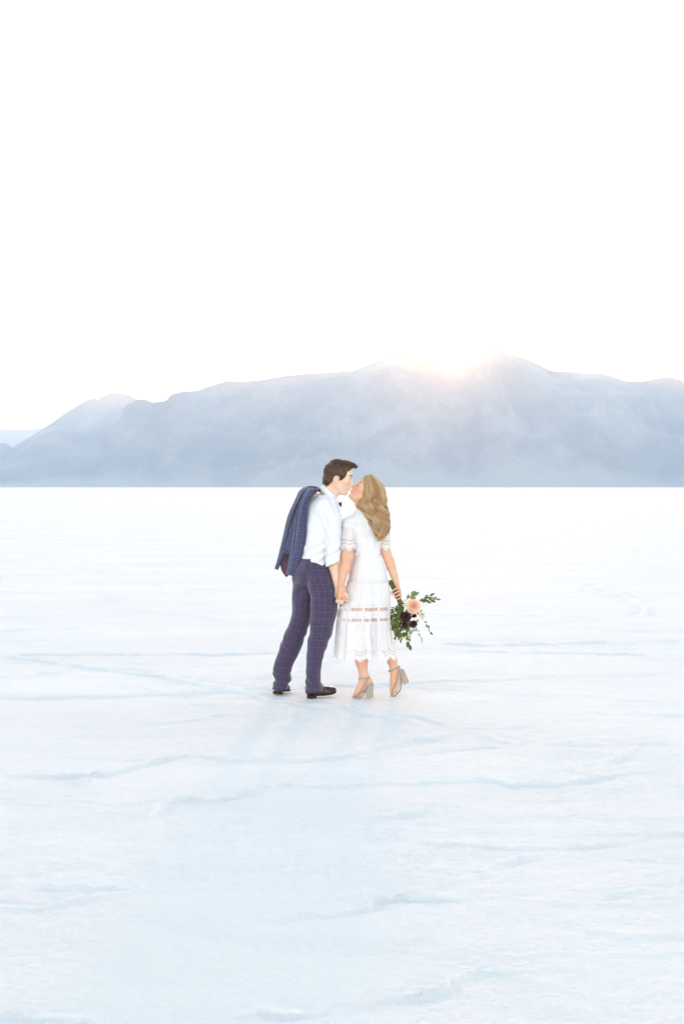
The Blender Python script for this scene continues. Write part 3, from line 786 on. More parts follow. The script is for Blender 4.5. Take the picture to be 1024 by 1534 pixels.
# waistband and belt
wb = np.linspace(-math.pi, math.pi, 49)
WB = Loft(edges([(834, 452, 490, MF, 0.125), (842, 450, 492, MF, 0.125)], MF))
bp = []
for a in wb:
    bp.append([WB.cx[0] + 0.094 * math.sin(a), MF - 0.100 * math.cos(a), W(470, 840, MF)[2] + 0.006 - 0.03 * math.sin(a)])
Vb, Fb = strap(bp, 0.034, 0.006, 49)
belt = obj('belt', Vb, Fb, simple('black_belt_leather', (0.02, 0.015, 0.012), 0.4, 0.5)); adopt(man, belt)

# shirt
S = Field((-0.36, 10.40, 0.96), (0.07, 11.06, 1.66), 0.0042)
S.loft(TORSO, 0.0)
S.cap(W(486.5, 752, MF - 0.02), W(490, 742, MF - 0.01), 0.072, 0.052, 0.03)
S.chain([W(485.5, 760, MF - 0.120), W(496.0, 778, MF - 0.145), W(498.0, 800, MF - 0.152), W(497.5, 826, MF - 0.150)], [0.060, 0.070, 0.064, 0.054], 0.035, 0.02)
S.chain([W(462, 758, MF + 0.13), W(476, 782, MF + 0.20), elL], [0.060, 0.062, 0.052], 0.035, 0.02)
S.cap(elL, W(484, 782, MF + 0.27), 0.052, 0.044, 0.02)
def sh_warp(x, y, z):
    d = 0.0075 * fbm(x * 15 - z * 6, y * 12, z * 8, seed=401, oct=3)
    d += 0.0050 * np.exp(-((z - 1.10) / 0.09) ** 2) * np.sin(z * 85 - x * 60 + 3 * noise(x * 8, y * 8, z * 8, seed=403))      # gathers above the waist and elbow
    ax = np.exp(-(((x + 0.10) / 0.05) ** 2 + ((z - 1.36) / 0.16) ** 2))
    d += 0.0065 * ax * np.sin(x * 130 + z * 55)
    # line between sleeve and back
    sx = np.interp(z, [1.05, 1.2, 1.34, 1.46], [-0.125, -0.128, -0.118, -0.10])
    d += 0.0060 * np.exp(-((x - sx) / 0.010) ** 2) * (y < MF - 0.05) * np.clip((1.46 - z) / 0.1, 0, 1)
    return d
S.warp(sh_warp)
V, F = S.mesh(1)
shirt = obj('shirt', V, F, SHIRT); adopt(man, shirt); del S
# rolled cuff
cc = []
for j, (py, r_) in enumerate([(829, 0.052), (828.2, 0.0565), (830, 0.0585), (837, 0.0585), (843.5, 0.0590), (845, 0.0560), (843, 0.050)]):
    c0 = W(497.8 + 0.03 * (py - 829), py, MF - 0.150); row = []
    for a in np.linspace(0, 2 * math.pi, 40, endpoint=False):
        rr = r_ * (0.92 + 0.02 * math.sin(3 * a + j * 0.5))
        row.append(c0 + np.array([rr * math.cos(a), rr * math.sin(a), -0.022 * -math.cos(a) + 0.0015 * math.sin(5 * a + j)]))
    cc.append(row)
cuff = obj('cuff', np.array(cc).reshape(-1, 3), grid_faces(len(cc), 40, True), SHIRT); adopt(man, cuff)
# collar : band and turned-down leaf, tilted with the neck
def collar_ring(cpx, cpy, ra, rb, tilt, n=44, gap=0.0):
    c0 = W(cpx, cpy, MF - 0.012); out = []
    for a in np.linspace(0, 2 * math.pi, n, endpoint=False):
        out.append(c0 + np.array([ra * math.cos(a), rb * math.sin(a), -math.tan(tilt) * ra * math.cos(a)]))
    return out
rings = [collar_ring(490.5, 743, 0.050, 0.060, R(30)), collar_ring(493.0, 735.2, 0.0500, 0.058, R(38)), collar_ring(493.4, 734.2, 0.0530, 0.061, R(38)),
         collar_ring(493.0, 736.0, 0.0580, 0.067, R(37)), collar_ring(491.2, 742.5, 0.0665, 0.078, R(33)), collar_ring(491.0, 742.8, 0.062, 0.073, R(33))]
collar = obj('collar', np.array(rings).reshape(-1, 3), grid_faces(len(rings), 44, True), SHIRT); adopt(man, collar)

# bow tie
BT = Field((-0.07, 10.55, 1.40), (0.04, 10.78, 1.60), 0.0025)
bc = W(506.0, 754.5, MF - 0.020); bd = np.array([0.55, -0.75, -0.12]); bd /= np.linalg.norm(bd)
for sg in (-1, 1):
    BT.cap(bc + bd * sg * 0.006, bc + bd * sg * 0.040, 0.006, 0.006, 0.004)
    for dz in (-1, 1):
        BT.cap(bc + bd * sg * 0.008, bc + bd * sg * 0.042 + np.array([0, 0, dz * 0.014]), 0.006, 0.0055, 0.006)
BT.ell(bc + np.array([0.004, 0, 0]), (0.011, 0.011, 0.010), k=0.003)
V, F = BT.mesh(1)
bow = obj('bow_tie', V, F, simple('black_bow_tie', (0.03, 0.012, 0.016), 0.5, 0.4)); adopt(man, bow)

# hair
def poly_sd(x, y, poly):
    P = np.array(poly, float); Q = np.roll(P, -1, 0)
    d = np.full(np.broadcast(x, y).shape, 1e9); ins = np.zeros(d.shape, bool)
    for (ax_, ay), (bx_, by_) in zip(P, Q):
        ex, ey = bx_ - ax_, by_ - ay; wx_, wy_ = x - ax_, y - ay
        t = np.clip((wx_ * ex + wy_ * ey) / (ex * ex + ey * ey + 1e-12), 0, 1)
        d = np.minimum(d, (wx_ - ex * t) ** 2 + (wy_ - ey * t) ** 2)
        c_ = ((ay <= y) & (by_ > y)) | ((by_ <= y) & (ay > y))
        with np.errstate(divide='ignore', invalid='ignore'): xi = ax_ + (y - ay) / (by_ - ay + 1e-15) * ex
        ins ^= c_ & (x < xi)
    return np.where(ins, -1, 1) * np.sqrt(d)
HPOLY = [(-0.135, 0.03), (-0.120, -0.055), (-0.100, -0.098), (-0.055, -0.092), (-0.030, -0.050), (-0.026, -0.006), (-0.006, 0.008), (0.018, 0.000), (0.022, -0.030), (0.040, -0.034),
         (0.046, 0.000), (0.0645, 0.0415), (0.080, 0.073), (0.092, 0.092), (0.120, 0.097), (0.125, 0.16), (-0.12, 0.16)]
H = Field(HM.C - 0.17, HM.C + 0.17, 0.003)
Mh = HM.M; Ch = HM.C
def hairfn(X, Y, Z):
    x, y, z = X - Ch[0], Y - Ch[1], Z - Ch[2]
    f_ = Mh[0][0] * x + Mh[0][2] * z; u_ = Mh[2][0] * x + Mh[2][2] * z; w_ = y + 0 * x
    f_ = f_ + 0 * w_; u_ = u_ + 0 * w_
    def el(c, r):
        k0 = np.sqrt(((f_ - c[0]) / r[0]) ** 2 + ((w_ - c[1]) / r[1]) ** 2 + ((u_ - c[2]) / r[2]) ** 2); return (k0 - 1) * min(r)
    def smin(a, b, k):
        t = np.clip(0.5 + 0.5 * (a - b) / k, 0, 1); return a * (1 - t) + b * t - k * t * (1 - t)
    d = smin(el((-0.004, 0, 0.026), (0.106, 0.083, 0.091)), el((0.052, 0, 0.085), (0.052, 0.060, 0.036)), 0.02)
    d = smin(d, el((-0.040, 0, -0.045), (0.062, 0.068, 0.060)), 0.02)
    d = smin(d, el((0.080, -0.012, 0.098), (0.026, 0.040, 0.018)), 0.012)
    cut = poly_sd(f_, u_, HPOLY)
    d = np.maximum(d, cut)
    return d + 0.0035 * fbm(X * 60 + 0 * (Y + Z), Y * 60 + 0 * (X + Z), Z * 60 + 0 * (X + Y), oct=2, seed=501)
H.put(hairfn, Ch - 0.16, Ch + 0.16, 0)
V, F = H.mesh(2); N = normals(V, F)
def comb(P):
    q = HM.loc(P)
    d = np.outer(0.6 + 0 * q[:, 0], HM.f) + np.outer(np.where(q[:, 2] > 0.055, 0.7, -0.9), HM.u)
    back = q[:, 0] < -0.02
    d[back] = (np.outer(np.full(back.sum(), -0.25), HM.f) + np.outer(np.full(back.sum(), -1.0), HM.u))
    top = (q[:, 2] > 0.07)
    d[top] = np.outer(np.full(top.sum(), 1.0), HM.f) + np.outer(np.full(top.sum(), 0.45), HM.u)
    return d
ql = HM.loc(V)
v1, f1, tn1 = fringe(F, V, N, 6500, 0.020, comb, 0.0011, seed=1, lift=0.30, jitter=0.28)
v2, f2, tn2 = fringe(F, V, N, 2200, 0.034, comb, 0.0012, seed=2, lift=0.55, jitter=0.25, pick=ql[:, 2] > 0.085)
hv_, hf_ = merge((V, F), (v1, f1), (v2, f2))
tone = np.concatenate([0.22 + 0.2 * fbm(ql[:, 0] * 60, ql[:, 1] * 90, ql[:, 2] * 30, oct=2, seed=9), tn1, tn2])
hair_m = obj('hair', hv_, hf_, HAIR_M, attrs={'tone': tone}); adopt(man, hair_m)

# brows and lashes
def brow(head, pts, r_, V, name, root):
    P = []
    for f_, w_, u_ in pts:
        q = head.p(f_, w_, u_); P.append(q)
    P = smooth_path(P, 12)
    out = []
    for q in P:      # sink on to the surface
        d = np.linalg.norm(V - q, axis=1); i = np.argmin(d); out.append(V[i] + (q - V[i]) * 0.1)
    out = smooth_path(out, 10)
    rr = r_ * (0.35 + np.sin(np.linspace(0.15, 1, 10) * math.pi) * 0.75)
    o = obj(name, *tubes([out], [rr], 6), BROW); adopt(root, o); return o
for w_ in (-1, 1):
    brow(HM, [(0.104, w_ * 0.014, 0.026), (0.096, w_ * 0.034, 0.031), (0.080, w_ * 0.050, 0.024)], 0.0036, BODY_M, 'eyebrow', man)
    brow(HM, [(0.100, w_ * 0.020, -0.008), (0.097, w_ * 0.032, -0.0105), (0.084, w_ * 0.046, -0.005)], 0.0019, BODY_M, 'eyelashes', man)

# shoes
def dress_shoe(heel, toe, zl, toe_lift=0.0, heel_lift=0.0):
    """oxford: heel & toe ground points (3-D), returns upper, sole, heel block"""
    heel, toe = np.array(heel), np.array(toe); d = toe - heel; L = np.linalg.norm(d); d /= L
    sd = np.cross([0, 0, 1], d); sd /= np.linalg.norm(sd); up = np.cross(d, sd)
    P = lambda t, w, h: heel + d * L * t + sd * w + up * h
    lo = np.minimum(heel, toe) - 0.10; hi = np.maximum(heel, toe) + 0.16
    U = Field(lo, hi, 0.003)
    U.chain([P(0.12, 0, 0.046), P(0.40, 0, 0.046), P(0.70, 0, 0.036), P(0.90, 0, 0.032 + toe_lift)], [0.032, 0.034, 0.037, 0.024], 0.0, 0.02)
    U.chain([P(0.10, 0, 0.082), P(0.30, 0, 0.086), P(0.46, 0, 0.066)], [0.030, 0.033, 0.032], 0.03, 0.02)
    U.cap(P(0.52, 0, 0.078), P(0.36, 0, 0.092), 0.009, 0.011, 0.006)
    zb = lambda X, Y, Z: 0.020 - ((X - heel[0]) * up[0] + (Y - heel[1]) * up[1] + (Z - heel[2]) * up[2])
    D = U.D; X, Y, Z = np.meshgrid(*U.ax, indexing='ij', sparse=True)
    U.D = np.maximum(D, zb(X, Y, Z)).astype(np.float32)
    up_ = U.mesh(1)
    n = 28; prof = []
    for t in np.linspace(0, 1, n):
        prof.append(0.034 * math.sqrt(max(0, 1 - ((t - 0.11) / 0.11) ** 2)) if t < 0.11 else (0.034 - 0.006 * math.sin((t - 0.11) / 0.35 * math.pi) if t < 0.46 else
                    (0.034 + 0.008 * math.sin((t - 0.46) / 0.5 * math.pi)) * math.sqrt(max(0, 1 - max(0, (t - 0.74) / 0.265) ** 2.4))))
    def slab(t0, t1, h0, h1, grow=1.0, lift=0.0):
        rows_ = []
        ts = np.linspace(0, 1, n); k = [i for i in range(n) if t0 <= ts[i] <= t1]
        for h_ in (h0, h1):
            rows_.append([P(ts[i] if grow == 1 else ts[i], prof[i] * 1.06, h_ + lift * max(0, (ts[i] - 0.6) / 0.4) ** 2) for i in k] + [P(ts[i], -prof[i] * 1.06, h_ + lift * max(0, (ts[i] - 0.6) / 0.4) ** 2) for i in k[::-1]])
        m_ = len(rows_[0]); v_ = rows_[0] + rows_[1]
        f_ = [(i, (i + 1) % m_, m_ + (i + 1) % m_, m_ + i) for i in range(m_)] + [tuple(range(m_))[::-1], tuple(range(m_, 2 * m_))]
        return v_, f_
    return up_, slab(0, 1, 0.014, 0.022, lift=toe_lift), slab(0, 0.30, 0.0, 0.0138)
for heel, toe, tl in (((W(459.5, 1045, 10.595)[0], 10.600, 0.0), (W(503.5, 1045, 10.66)[0], 10.675, 0.010), 0.012),
                      ((W(413, 1040, 10.74)[0], 10.745, 0.010), (W(432, 1040, 10.97)[0], 10.925, 0.0), 0.0)):
    upv, so, he = dress_shoe(heel, toe, 0, tl)
    shoe = obj('shoe', *upv, LEATHER); adopt(man, shoe)
    s1 = obj('sole', *so, SOLE, smooth=False); s2 = obj('shoe_heel', *he, SOLE, smooth=False)
    for s_ in (s1, s2):
        s_.data.transform(Matrix.Translation(-man.location)); s_.parent = shoe

# ------------------------------------------------------------------ the jacket slung over his far shoulder
JG = wpt(440, 1045, 10.72) * [1, 1, 0]
jacket = empty('suit_jacket', tuple(JG))
tag(jacket, 'navy plaid suit jacket slung over the man\'s far shoulder, hanging down his back', 'jacket')

def jdepth(px, py):
    """the jacket hangs against his turned back: farther away towards the far shoulder"""
    return 10.585 + np.clip((462 - px), -20, 60) * 0.0042 + np.clip((745 - py) / 20, 0, 1) * 0.05

def panel(name, left, right, mat, back=0.0, bulge=0.018, folds=(), thick=0.012, nu=36, nv=90, uvo=0.0, slant=0.0, seed=1, hem_curve=0.0):
    L = smooth_path(left, nv); Rr = smooth_path(right, nv)
    u = np.linspace(0, 1, nu)[None]; t = np.linspace(0, 1, nv)[:, None]
    px = L[:, :1] * (1 - u) + Rr[:, :1] * u; py = L[:, 1:2] * (1 - u) + Rr[:, 1:2] * u
    py = py + hem_curve * 4 * u * (1 - u) * np.clip((t - 0.8) / 0.2, 0, 1)
    d = jdepth(px, py) + back - bulge * np.sin(np.pi * u) ** 0.7
    for (fu, wd, am, k, ph) in folds:
        d = d + am * np.exp(-((u - fu - k * (t - 0.5)) / wd) ** 2) * (0.6 + 0.4 * np.sin(t * 5 + ph))
    d = d + 0.0035 * fbm(px / 9.0, py / 22.0, oct=3, seed=seed + 60)
    d[0] += 0.02
    P = np.zeros((nv, nu, 3))
    for i in range(nv):
        for j in range(nu):
            P[i, j] = wpt(px[i, j], py[i, j], d[i, j])
    wid = np.linalg.norm(P[:, -1] - P[:, 0], axis=1)[:, None]
    U = (u - 0.5) * wid * 1.15 + uvo + slant * t; Vv = -t * np.linalg.norm(np.diff(P[:, nu // 2], axis=0), axis=1).sum()
    UV = np.stack([U + 0 * t, Vv + 0 * u], -1).reshape(-1, 2)
    back_ = P + np.array([0, 1, 0]) * (thick + 0.02 * np.sin(np.pi * u) ** 0.5)[..., None]
    n = nv * nu; F1 = grid_faces(nv, nu); F2 = F1[:, ::-1] + n
    b = np.concatenate([np.arange(nu), np.arange(1, nv) * nu + nu - 1, (nv - 1) * nu + np.arange(nu - 2, -1, -1), np.arange(nv - 2, 0, -1) * nu])
    bn = np.roll(b, -1); F3 = np.stack([bn, b, b + n, bn + n], 1)
    o = obj(name, np.concatenate([P.reshape(-1, 3), back_.reshape(-1, 3)]), np.concatenate([F1, F2, F3])[:, ::-1], mat, uv=np.concatenate([UV, UV]))
    adopt(jacket, o); return o
panel('front_panel', [(455, 729.6), (448.3, 735), (441.5, 748.7), (430, 775), (423.7, 802), (415.5, 836), (410.8, 852)],
      [(468, 731), (460, 739), (453.5, 748), (446, 765), (438, 792), (427, 829), (416.5, 854)], SUIT2, back=0.045, bulge=0.030,
      folds=((0.62, 0.09, 0.020, -0.2, 0), (0.3, 0.12, 0.010, 0.3, 2)), slant=0.03, seed=3)
panel('sleeve', [(464, 733), (452.5, 752), (444.5, 768), (436, 791), (429, 812), (423.5, 829.5)],
      [(470, 733), (458, 752), (450, 775), (446, 800), (442, 815), (438, 829)], SUIT2, back=0.030, bulge=0.016,
      folds=((0.35, 0.12, 0.014, 0.1, 1),), uvo=0.2, seed=5, nu=26, hem_curve=0.8)
panel('lining', [(428, 815), (424, 829), (419.5, 842), (421, 853), (428.3, 865)],
      [(440, 815), (437.5, 830), (435, 845), (433, 857), (431.5, 863)], LINING, back=0.050, bulge=0.010,
      folds=((0.45, 0.14, 0.012, 0.0, 0),), seed=7, nu=22, nv=40)
panel('back_panel', [(460, 732), (455, 738), (448.3, 755.5), (442.3, 775), (438.8, 802), (434.3, 830), (428.4, 860)],
      [(477.9, 731.4), (476, 735.5), (466.5, 746), (460.6, 757), (459.3, 781), (458.4, 805), (454.6, 824), (449.5, 843), (443.5, 862.5)], SUIT2, back=-0.010, bulge=0.030,
      folds=((0.22, 0.07, 0.016, 0.15, 0), (0.70, 0.10, 0.012, -0.25, 1.5), (0.48, 0.06, 0.006, 0.1, 3)), uvo=0.5, slant=-0.02, seed=9, hem_curve=1.2)
# collar rolled over the shoulder
cp = smooth_path([W(456, 733, 10.74), W(462, 730.5, 10.70), (W(470, 731, 10.66)), W(476.5, 732.5, 10.64), W(478, 735.5, 10.62)], 24)
Vc, Fc = tubes([cp], [0.0135 * (0.75 + 0.35 * np.sin(np.linspace(0.1, 1, 24) * 3.0))], 12)
tc = np.repeat(np.linspace(0, 0.2, 24), 12)
jc = obj('collar', Vc, Fc, SUIT2, uv=np.stack([tc, Vc[:, 2]], 1)); adopt(jacket, jc)
# two sleeve buttons and a side vent seam
for k in range(2):
    q = wpt(428.6 + k * 1.5, 825.5 - k * 1.2, 10.70)
    ring = [[q + np.array([r_ * math.cos(a), dy, r_ * math.sin(a)]) for a in np.linspace(0, 2 * math.pi, 12, endpoint=False)] for r_, dy in ((0.0005, -0.004), (0.0050, -0.004), (0.0055, 0.0), (0.003, 0.003))]
    adopt(jacket, obj('button', np.array(ring).reshape(-1, 3), grid_faces(4, 12, True), LEATHER))

# ------------------------------------------------------------------ the woman
WF = 10.66
YAW_W = math.atan2(0.30, 0.954)
woman = empty('person', tuple(wpt(553, 1045, WF) * [1, 1, 0]))
tag(woman, 'blonde woman in white lace dress seen from behind, one heel raised, holding a bouquet', 'person')
HW = Head(550.4, 737.6, 10.662, R(-38), -1, 0.93)
WT = Loft([(768, 545, WF, 0.070, 0.058), (774, 545.5, WF, 0.110, 0.074), (782, 547, WF, 0.138, 0.086), (795, 548, WF, 0.132, 0.094), (808, 548.6, WF, 0.118, 0.094),
           (826, 549.0, WF, 0.095, 0.082), (846, 551, WF, 0.112, 0.092), (868, 552, WF, 0.135, 0.108), (890, 551, WF, 0.130, 0.105)], ang=YAW_W, pw=2.2)
B = Field((-0.12, 10.36, -0.01), (0.50, 10.98, 1.70), 0.0038)
HW.build(B, False)
B.cap(HW.p(-0.025, 0, -0.050), W(543.0, 768, WF), 0.046, 0.048, 0.02)
B.cap(HW.p(0.050, 0, -0.088), W(539.0, 757, WF), 0.024, 0.030, 0.03)
B.loft(WT, 0.03, off=-0.012)
LHIP = [W(541, 880, 10.63), W(539, 938, 10.600), W(540.5, 968, 10.605), W(541.2, 990, 10.605), W(544.4, 1011, 10.605)]
RHIP = [W(562, 880, 10.69), W(570, 938, 10.670), W(579.5, 968, 10.690), W(587.0, 990, 10.705), W(590.0, 1004, 10.705)]
B.chain(LHIP, [0.088, 0.056, 0.054, 0.046, 0.0315], 0.03, 0.015)
B.chain(RHIP, [0.088, 0.056, 0.050, 0.036, 0.0300], 0.03, 0.015)
B.chain([W(545.5, 1012, 10.605), W(552.4, 1020.5, 10.608)], [0.030, 0.0265], 0.02)
B.chain([W(544, 1013, 10.605), W(540.5, 1027, 10.605), W(535.0, 1036.5, 10.602), W(530.0, 1041.5, 10.600)], [0.030, 0.027, 0.021, 0.0120], 0.015, 0.012)
B.chain([W(546, 1030, 10.612), W(538, 1038.5, 10.612)], [0.020, 0.018], 0.02, 0.012)
B.chain([W(551, 1022, 10.608), W(545, 1031, 10.608)], [0.022, 0.018], 0.02, 0.012)
B.chain([W(591.0, 1002, 10.705), W(598.4, 1005.0, 10.708)], [0.028, 0.0235], 0.02)
B.chain([W(590, 1005, 10.705), W(589.5, 1019, 10.705), W(588.5, 1033, 10.705), W(586.5, 1040.5, 10.705)], [0.029, 0.029, 0.024, 0.0125], 0.015, 0.012)
B.chain([W(598, 1008, 10.708), W(596, 1022, 10.708), W(591, 1034, 10.708)], [0.020, 0.018, 0.018], 0.02, 0.012)
# left arm, hand in his
shL_, elL_, wrL_ = W(521.5, 785, 10.605), W(519.5, 834, 10.565), W(510.8, 874, 10.540)
B.chain([shL_, elL_, W(516.0, 851, 10.555), wrL_], [0.046, 0.0475, 0.0415, 0.0255], 0.02, 0.015)
hk = W(512.5, 892, 10.532)
fg = []
for i, x0 in enumerate((518.5, 514.8, 511.0, 507.5)):
    fg.append([W(x0, 893.0 - 0.3 * i, 10.528), W(x0 - 1.0, 899.8 - 0.4 * i, 10.520), W(x0 - 2.2, 902.2 - 0.4 * i, 10.545), W(x0 - 1.5, 898, 10.556)])
hand(B, wrL_, hk, (-1, 0.0, 0.05), (0, 1, 0), fg, [W(515, 880, 10.545), W(518.5, 886, 10.560), W(519.5, 892, 10.575)], scale=0.95)
# right arm, hand round the bouquet handle
B.chain([W(574, 787, 10.700), W(575.8, 823, 10.690), W(583, 841, 10.680), W(585.5, 849, 10.675), W(589.6, 861, 10.668), W(593.4, 873, 10.660)], [0.042, 0.041, 0.0365, 0.0355, 0.0285, 0.0215], 0.02, 0.012)
RP = W(598.0, 887.5, 10.660)
fr = [[W(596.8, 880.5, 10.655), W(592.0, 882.2, 10.622), W(587.2, 885.4, 10.626), W(585.0, 888.6, 10.636)],
      [W(598.8, 885.2, 10.652), W(594.0, 887.2, 10.620), W(589.2, 889.8, 10.624), W(586.8, 891.8, 10.636)],
      [W(599.8, 890.2, 10.652), W(596.0, 891.8, 10.620), W(591.8, 893.8, 10.624), W(589.8, 895.2, 10.636)],
      [W(600.0, 894.8, 10.654), W(598.2, 896.0, 10.626), W(595.8, 897.6, 10.626), W(594.2, 898.6, 10.634)]]
ac = W(600.2, 895, 10.655) - W(596.6, 880, 10.660)
hand(B, W(593.4, 873, 10.660), RP, ac, (0, 1, 0), fr, [W(594, 877, 10.672), W(590, 883, 10.695), W(588.5, 889, 10.690)], r=0.0080, scale=0.92)
V, F = B.mesh(2)
lips, blush = HW.masks(V)
for c_, r_ in ((hk, 0.045), (RP, 0.045), (W(553, 1021, 10.61), 0.022), (W(598, 1006, 10.705), 0.022)):
    blush = np.maximum(blush, 0.5 * np.exp(-np.sum(((V - c_) / r_) ** 2, 1)))
BODY_W = V
body_w = obj('body', V, F, SKIN_W, attrs={'lips': lips, 'blush': blush}); adopt(woman, body_w); del B
for w_ in (-1, 1):
    brow(HW, [(0.104, w_ * 0.014, 0.026), (0.096, w_ * 0.032, 0.031), (0.086, w_ * 0.043, 0.027)], 0.0028, BODY_W, 'eyebrow', woman)
    brow(HW, [(0.100, w_ * 0.019, -0.008), (0.099, w_ * 0.032, -0.0115), (0.084, w_ * 0.047, -0.005)], 0.0028, BODY_W, 'eyelashes', woman)

# ---- dress fabric with cut-out lace
def lace(name, sheer=0.05):
    m = NM(name)
    uv = m.attr('uvw', 'Vector'); sp = m.n('SeparateXYZ', i_0=uv); u, v, w = sp.outputs[0], sp.outputs[1], sp.outputs[2]
    A = lambda a, b: m.math('MULTIPLY', a, b)
    def fr_(x, per, off=0.0): return m.math('FRACT', m.math('ADD', m.math('DIVIDE', x, per), off + 200.0))
    def rng(x, a, b): return A(m.math('GREATER_THAN', x, a), m.math('LESS_THAN', x, b))
    def MX(*a):
        r = a[0]
        for q in a[1:]: r = m.math('MAXIMUM', r, q)
        return r
    slit = m.math('GREATER_THAN', fr_(u, 0.0092), 0.38)
    bars = A(A(MX(rng(v, 0.412, 0.438), rng(v, 0.492, 0.516)), slit), m.math('LESS_THAN', fr_(u, 0.119, 0.12), 0.86))
    du = m.math('SUBTRACT', fr_(u, 0.0125), 0.5); dv = m.math('SUBTRACT', fr_(m.math('ADD', v, A(m.math('FLOOR', m.math('DIVIDE', u, 0.0125)), 0.0063)), 0.0125), 0.5)
    rad = m.math('SQRT', m.math('ADD', A(du, du), A(dv, dv)))
    dot = m.math('LESS_THAN', rad, 0.185)
    # medallions outlined by larger holes
    pu = m.math('SUBTRACT', fr_(u, 0.085), 0.5); pv = m.math('SUBTRACT', fr_(v, 0.16, 0.17), 0.5)
    pr = m.math('SQRT', m.math('ADD', A(A(pu, pu), 1.0), A(A(pv, pv), 1.6)))
    motif = MX(rng(pr, 0.17, 0.25), rng(pr, 0.38, 0.46), m.math('LESS_THAN', pr, 0.07))
    nz = m.math('GREATER_THAN', m.noise(uv, 60, 2), 0.47)
    region = MX(rng(v, 0.445, 0.485), rng(v, 0.53, 1.2), rng(v, -0.30, -0.105), rng(v, 0.20, 0.232), rng(v, 0.385, 0.405), rng(v, 2.0, 3.0))
    eye = A(A(dot, MX(motif, A(nz, m.math('GREATER_THAN', m.noise(uv, 25, 1), 0.5)))), region)
    band = MX(rng(w, 0.0065, 0.0105), rng(w, 0.040, 0.046), rng(w, 0.062, 0.069))
    zig = A(A(band, m.math('GREATER_THAN', fr_(u, 0.0085), 0.30)), m.math('GREATER_THAN', w, 0.001))
    ladder = A(A(rng(m.math('ABSOLUTE', m.math('SUBTRACT', fr_(u, 0.17, 0.30), 0.5)), -1, 0.022), rng(v, 0.53, 0.70)), m.math('GREATER_THAN', fr_(v, 0.0085), 0.3))
    hole = MX(bars, eye, zig, ladder)
    c = m.coord(); nzz = m.noise(c, 160, 4, 0.7)
    col = m.mix(nzz, (0.82, 0.81, 0.87), (0.89, 0.88, 0.93))
    emb = m.math('SUBTRACT', 1.0, m.math('LESS_THAN', rad, 0.36))
    m.p(Base_Color=col, Roughness=0.85, Specular_IOR_Level=0.15)
    m.bump(m.math('ADD', A(A(emb, region), 1.0), A(nzz, 0.6)), 0.5, 0.002)
    tr = m.t.nodes.new('ShaderNodeBsdfTranslucent'); m.set(tr, 'Color', col)
    mx = m.t.nodes.new('ShaderNodeMixShader'); mx.inputs[0].default_value = 0.2
    m.t.links.new(m.b.outputs[0], mx.inputs[1]); m.t.links.new(tr.outputs[0], mx.inputs[2])
    tp = m.t.nodes.new('ShaderNodeBsdfTransparent'); m2 = m.t.nodes.new('ShaderNodeMixShader')
    m.set(m2, 0, MX(hole, sheer)); m.t.links.new(mx.outputs[0], m2.inputs[1]); m.t.links.new(tp.outputs[0], m2.inputs[2])
    m.t.links.new(m2.outputs[0], m.out.inputs['Surface'])
    return m.m
LACE = lace('white_lace', 0.05)
LACE_B = lace('white_cotton_lace', 0.0)

# bodice
S = Field((-0.02, 10.44, 1.02), (0.42, 10.92, 1.50), 0.004)
S.loft(WT, 0.0, off=0.006)
S.ell(W(521.5, 786, 10.610), (0.058, 0.062, 0.060), k=0.03); S.ell(W(572.5, 787, 10.700), (0.054, 0.062, 0.060), k=0.03)
S.cap(W(544, 776, WF), W(542.5, 766.5, WF), 0.075, 0.0585, 0.02)
zw = W(549, 826, WF)[2]
S.D = np.maximum(S.D, (zw - 0.03) - S.ax[2][None, None]).astype(np.float32)
def bod_warp(x, y, z):
    d = 0.0025 * fbm(x * 20, y * 20, z * 10, seed=601, oct=3)
    for py_, w_, a_ in ((799, 0.004, 0.0030), (822.5, 0.004, 0.004), (828.5, 0.003, 0.003)):
        d = d - a_ * np.exp(-((z - W(549, py_, WF)[2]) / w_) ** 2)
    d = d + 0.0022 * np.sin(x * 260) * np.exp(-((z - W(549, 812, WF)[2]) / 0.05) ** 2)
    d = d + 0.0035 * np.sin(x * 120 + 4 * noise(x * 12, y * 12, z * 5, seed=603)) * np.exp(-((z - W(549, 835, WF)[2]) / 0.04) ** 2)
    return d
S.warp(bod_warp)
V, F = S.mesh(1)
th_, _, _ = WT.theta(V)
bodice = obj('bodice', V, F, LACE_B, uv=np.stack([th_ * 0.12, (zw - V[:, 2]), np.zeros(len(V)) - 1], 1)); adopt(woman, bodice); del S

# skirt
SK = Loft(edges([(822, 531, 568, WF, 0.090), (832, 529, 570, WF, 0.096), (842, 526.5, 574, WF, 0.106), (857, 522.5, 578.8, WF, 0.120), (872, 520, 581.8, WF, 0.130), (888, 514.5, 583.4, WF, 0.138), (908, 507.5, 584.8, WF, 0.146),
                  (932, 503.5, 585.8, WF, 0.154), (950, 502, 588.0, WF, 0.160), (970, 500.5, 590.8, WF, 0.168), (994, 499, 595.0, WF, 0.176)], WF))
nth, nvz = 560, 170
th = np.linspace(0, 2 * math.pi, nth, endpoint=False)[None]; tv = np.linspace(0, 1, nvz)[:, None]
NP = 14; per = 0.085
ph = th * NP / (2 * math.pi) - 0.12
tri = np.abs((ph % 1.0) - 0.5) * 2                     # 0 in the middle of a scallop, 1 at its notch
zig_h = 0.026 * tri ** 1.3
ztop = zw + 0.012; zbot = W(540, 991.5, 10.50)[2]
back_lift = 0.0
Zs = ztop + (zbot + zig_h - ztop) * tv
cx, cyy, aa, bb = SK.at(Zs)
down = (ztop - Zs)
sw = np.clip(down / 0.8, 0, 1)
